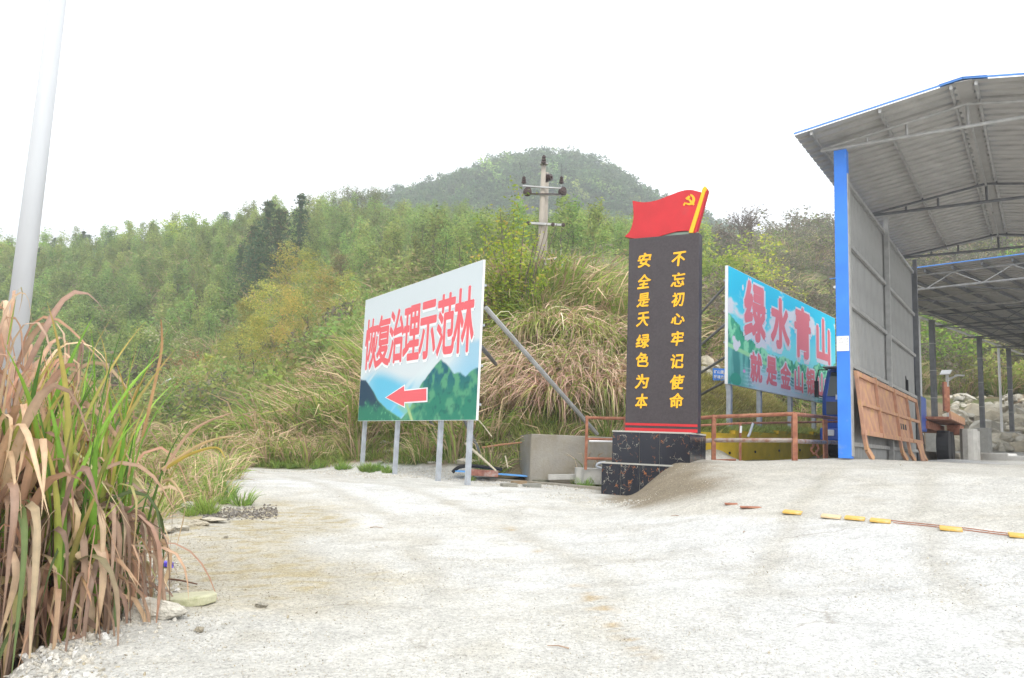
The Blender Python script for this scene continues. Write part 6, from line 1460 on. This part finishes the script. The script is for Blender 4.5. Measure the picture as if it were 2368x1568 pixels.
# edge stones: a band of rubble along the lip of the ditch
n = 900; y = rs.uniform(4.6, 8.6, n); x = ditch_x(y) + .07 * np.sin(y * 2.1) + .05 * np.sin(y * 5.3) + rs.randn(n) * .16 + .08
pp = pts_on(x, y, .0); scatter('ditch_edge_rubble', pp, rs.uniform(.010, .038, n) * (1 + (rs.rand(n) > .93)), PE, 'pale rubble along the lip of the ditch', tilt=1.)
def rock(u, v, sx, sy, sz, lab, cat='stone', name='stone', m=None, y0=4., rz=0., k=None, group=None, sink=.3):
    p = hit(u, v, y0, 120); o = link(name, RK[(k if k is not None else rs.randint(8))], None, (p[0], p[1], p[2] + sz * (1 - 2 * sink) * .5)); o.scale = (sx / 2, sy / 2, sz / 2); o.rotation_euler = (0, 0, rz); return tag(o, lab, cat, group)
M_moss = mat('mossy_slab_stone', (.50, .49, .34), .9, 0, .2, 4, bump=.5, col2=(.36, .37, .20), c2amt=.4, c2scale=3)
pS = hit(425, 1392, 5, 10); mb = MB(); rr = random.Random(3)
pol = [pS + np.array([.30 * cos(a) * rr.uniform(.85, 1.1), .20 * sin(a) * rr.uniform(.8, 1.1), -.02 + .03 * cos(a)]) for a in np.linspace(0, 2 * pi, 9)[:-1]]
mb.prism(pol, (0, 0, .075)); o = mb.build('flat_stone', M_moss, None, bevel=.012); tag(o, 'flat yellowish mossy slab stone at the edge of the grass clump', 'stone')
rock(605, 1406, .12, .09, .10, 'single rounded pale stone standing on the bare ground', k=1)
rock(378, 1232, .42, .28, .16, 'white rock at the lip of the ditch, leftmost of the row', y0=6, k=2); rock(415, 1226, .36, .26, .14, 'long white rock second in the row at the ditch lip', y0=6, k=3)
rock(460, 1216, .30, .26, .15, 'white rock third in the row at the ditch lip', y0=6, k=4); rock(492, 1208, .42, .30, .13, 'grey white rock at the right end of the row by the green weeds', y0=6, k=5)
rock(470, 1160, .55, .35, .20, 'pale rubble rock among the weeds beside the road', y0=8, k=6); rock(440, 1175, .4, .3, .2, 'smaller pale rock left of the rubble rock in the weeds', y0=8, k=0)
rock(462, 1520 - 60, .10, .09, .07, 'small white stone near the bottom edge of the ditch', k=0); rock(522, 1244, .08, .07, .05, 'tiny bright stone on the sandy shoulder', k=2)
rock(360, 1430, .5, .4, .3, 'brown earth clod under the flat mossy stone', k=4)
for i, (u, v, s, lab) in enumerate(((845, 1058, .55, 'pale rock at the foot of the leftmost billboard post'), (905, 1048, .5, 'flat pale rock at the second billboard post'), (1012, 1045, .75, 'wide earth stained rock at the third billboard post'), (985, 1062, .45, 'small rock below the wide stained one'), (890, 1025, .35, 'small grey rock between the two left billboard posts'), (1078, 1075, .7, 'concrete lump round the foot of the rightmost billboard post'), (1000, 1072, .3, 'little whitish stone low on the bank'), (880, 1072, .3, 'low stone at the bottom of the bank by the road'))):
    rock(u, v, s, s * .7, s * .45, lab, y0=17, k=i % 8)
for i, (u, v, Y, sx, sz, lab) in enumerate(((1634, 850, 30, 1.0, .8, 'big round pale boulder behind the dark pillar'), (1648, 868, 29, .75, .7, 'tan boulder under the big pale one'), (1630, 880, 28.4, .7, .5, 'small boulder at the top edge of the mown slope'), (1672, 882, 28.6, .5, .35, 'low boulder at the right of the small blue notice'), (1655, 845, 31, .6, .5, 'upper boulder behind the small blue notice'))):
    p = at(u, v, Y); o = link('boulder', RK[i], None, (p[0], Y, h1(p[0], Y) + sz * .35)); o.scale = (sx / 2, sx / 2.2, sz / 2 * 1.2); o.rotation_euler[2] = i; tag(o, lab, 'boulder')
# quarry rubble under the canopy
cnt_ = 0
for i in range(1500):
    u = rs.uniform(2190, 2560); v = rs.uniform(875, 1045)
    top = np.interp(u, [2190, 2215, 2260, 2300, 2340, 2400, 2560], [905, 885, 878, 885, 920, 930, 960])
    if v < top: continue
    p = hit(u, v, 44, 90)
    if p is None: continue
    s = rs.uniform(.5, 1.1) if v < 960 else rs.uniform(.8, 2.3)
    o = link('rock', RK[rs.randint(8)], None, (p[0], p[1], p[2] + .1 * s)); o.scale = (s / 2 * rs.uniform(.8, 1.4), s / 2, s / 2 * rs.uniform(.6, 1.0)); o.rotation_euler = (rs.uniform(-.6, .6), rs.uniform(-.6, .6), rs.uniform(0, 6.3))
    big_ = 'large' if s > 1.3 else 'small' if s < .8 else 'middle sized'; wh = 'left of the second canopy column' if u < 2270 else 'between the second and third canopy columns' if u < 2340 else 'right of the third canopy column'
    tag(o, '%s angular pale rock in the quarry rubble %s' % (big_, wh), 'rock', 'quarry rubble beyond the canopy'); cnt_ += 1
    if cnt_ >= 260: break
# yellow pads and the strip they sit on
M_pad = mat('worn_yellow_pad', (.66, .42, .10), .7, 0, .12, 6, col2=(.60, .46, .30), c2amt=.38, bump=.3); M_padw = mat('faded_pad', (.66, .50, .30), .8, 0, .15, 6, col2=(.40, .20, .12), c2amt=.3, bump=.3)
pads = [(1832, 1184, 'yellow ground pad, dusty, leftmost of the whole row', M_pad), (1921, 1194, 'faded whitish ground pad between two yellow ones', M_padw), (1976, 1198, 'yellow ground pad third from the left', M_pad), (2035, 1204, 'bright yellow ground pad where the rusty strip begins', M_pad), (2198, 1223, 'bright yellow ground pad in the middle of the rusty strip', M_pad), (2360, 1239, 'yellow ground pad cut by the right edge of the photo', M_pad)]
pd = []
for u, v, lab, m_ in pads:
    p = hit(u, v + 3, 7, 16); pd.append(p); a_ = TH - .12
    o = MB().box(p + up * .016, (.235, .19, .03), (cos(a_), -sin(a_), -.03), (sin(a_), cos(a_), .08)).build('ground_pad', m_, None, bevel=.008); tag(o, lab, 'pad', 'ground pads in a row across the ramp')
for (u, v, L, lab) in ((1736, 1175, .30, 'rust brown bent plate left of the ground pads'), (1690, 1167, .18, 'small brown scrap left of the bent plate')):
    p = hit(u, v, 8, 18); o = MB().box(p + up * .012, (L, .10, .014), (.98, -.15, .03), (.15, .98, .1)).build('metal_scrap', M_rust, None); tag(o, lab, 'scrap')
sr = empty('rusty_strip', pd[4], 0, 'thin rusty metal strip linking the right hand ground pads', 'strip')
for off_s in (0., .16):
    pts_ = []
    for i in range(13):
        t = i / 12; p = pd[3] * (1 - t) + pd[5] * t; p = p + np.array([.10, .03 - off_s, 0]); p[2] = h1(p[0], p[1]) + .012; pts_.append(p)
    MB().tube(pts_, .006, 5).build('strip', M_rust, sr)
# dark spoil and rubble beside the weeds
n = 700; u_ = rs.uniform(470, 640, n); P_ = [hit(a, 1192 - (a - 470) * .045 + rs.randn() * 7, 7, 20) for a in u_]; P_ = np.array([q for q in P_ if q is not None])
M_dk = stone_mat('dark_gravel', (.22, .205, .19), .4); scatter('dark_spoil', P_, rs.uniform(.012, .04, len(P_)), [stone_mesh('pebble', 560 + i, .6, 10, m=M_dk) for i in range(3)], 'dark grey gravel spilled beside the green weeds', tilt=1.)
# litter
p = hit(388, 1312, 5, 12); o = MB().box(p + up * .03, (.11, .07, .05), (.9, .3, -.2), (-.3, .9, .1)).build('crushed_pack', mat('violet_foil', (.10, .07, .52), .3, 0, .5, 30, col2=(.6, .55, .8), c2amt=.35, c2scale=20), None, bevel=.01); tag(o, 'crushed violet foil pack at the edge of the grass clump', 'litter')
def stick(a, b, r, m, lab, name='stick'): tag(MB().tube([a, (a + b) / 2 + up * .01, b], [r, r * .9, r * .6], 7).build(name, m, None), lab, 'stick')
M_bam = mat('bleached_bamboo', (.52, .46, .34), .7, 0, .15, 6)
stick(at(1076, 1026, 19.9), at(1146, 1088, 18.6), .035, M_bam, 'bleached bamboo pole leaning behind the rightmost billboard post')
stick(at(1103, 968, 20.6), at(1137, 1010, 20.2), .022, M_bam, 'thin bamboo stick under the corner of the white topped billboard')
stick(at(1115, 1035, 20.3), at(1206, 1023, 20.0), .028, mat('red_brown_stick', (.40, .20, .11), .8), 'red brown stick leaning against the grey wall')
stick(at(1168, 1055, 19.8), at(1174, 1082, 19.3), .02, M_bam, 'short pale stick standing near the grey wall')
p = hit(420, 1352, 5, 10); stick(p + np.array([-.22, .05, .04]), p + np.array([.16, -.05, .02]), .010, mat('dark_twig', (.16, .09, .06), .8), 'dark twig behind the flat mossy stone')
for i, (u, v) in enumerate(((870, 1222), (1720, 1232), (1290, 1500), (1560, 1195))):
    p = hit(u, v, 4, 18); a = i * 1.3; stick(p + np.array([-.09 * cos(a), -.05 * sin(a), .012]), p + np.array([.09 * cos(a), .05 * sin(a), .012]), .006, M_wood, ('little twig on the road left of centre', 'little twig on the road before the plinth', 'little twig low in the middle of the yard', 'little twig beside the foot of the mound')[i], 'twig')
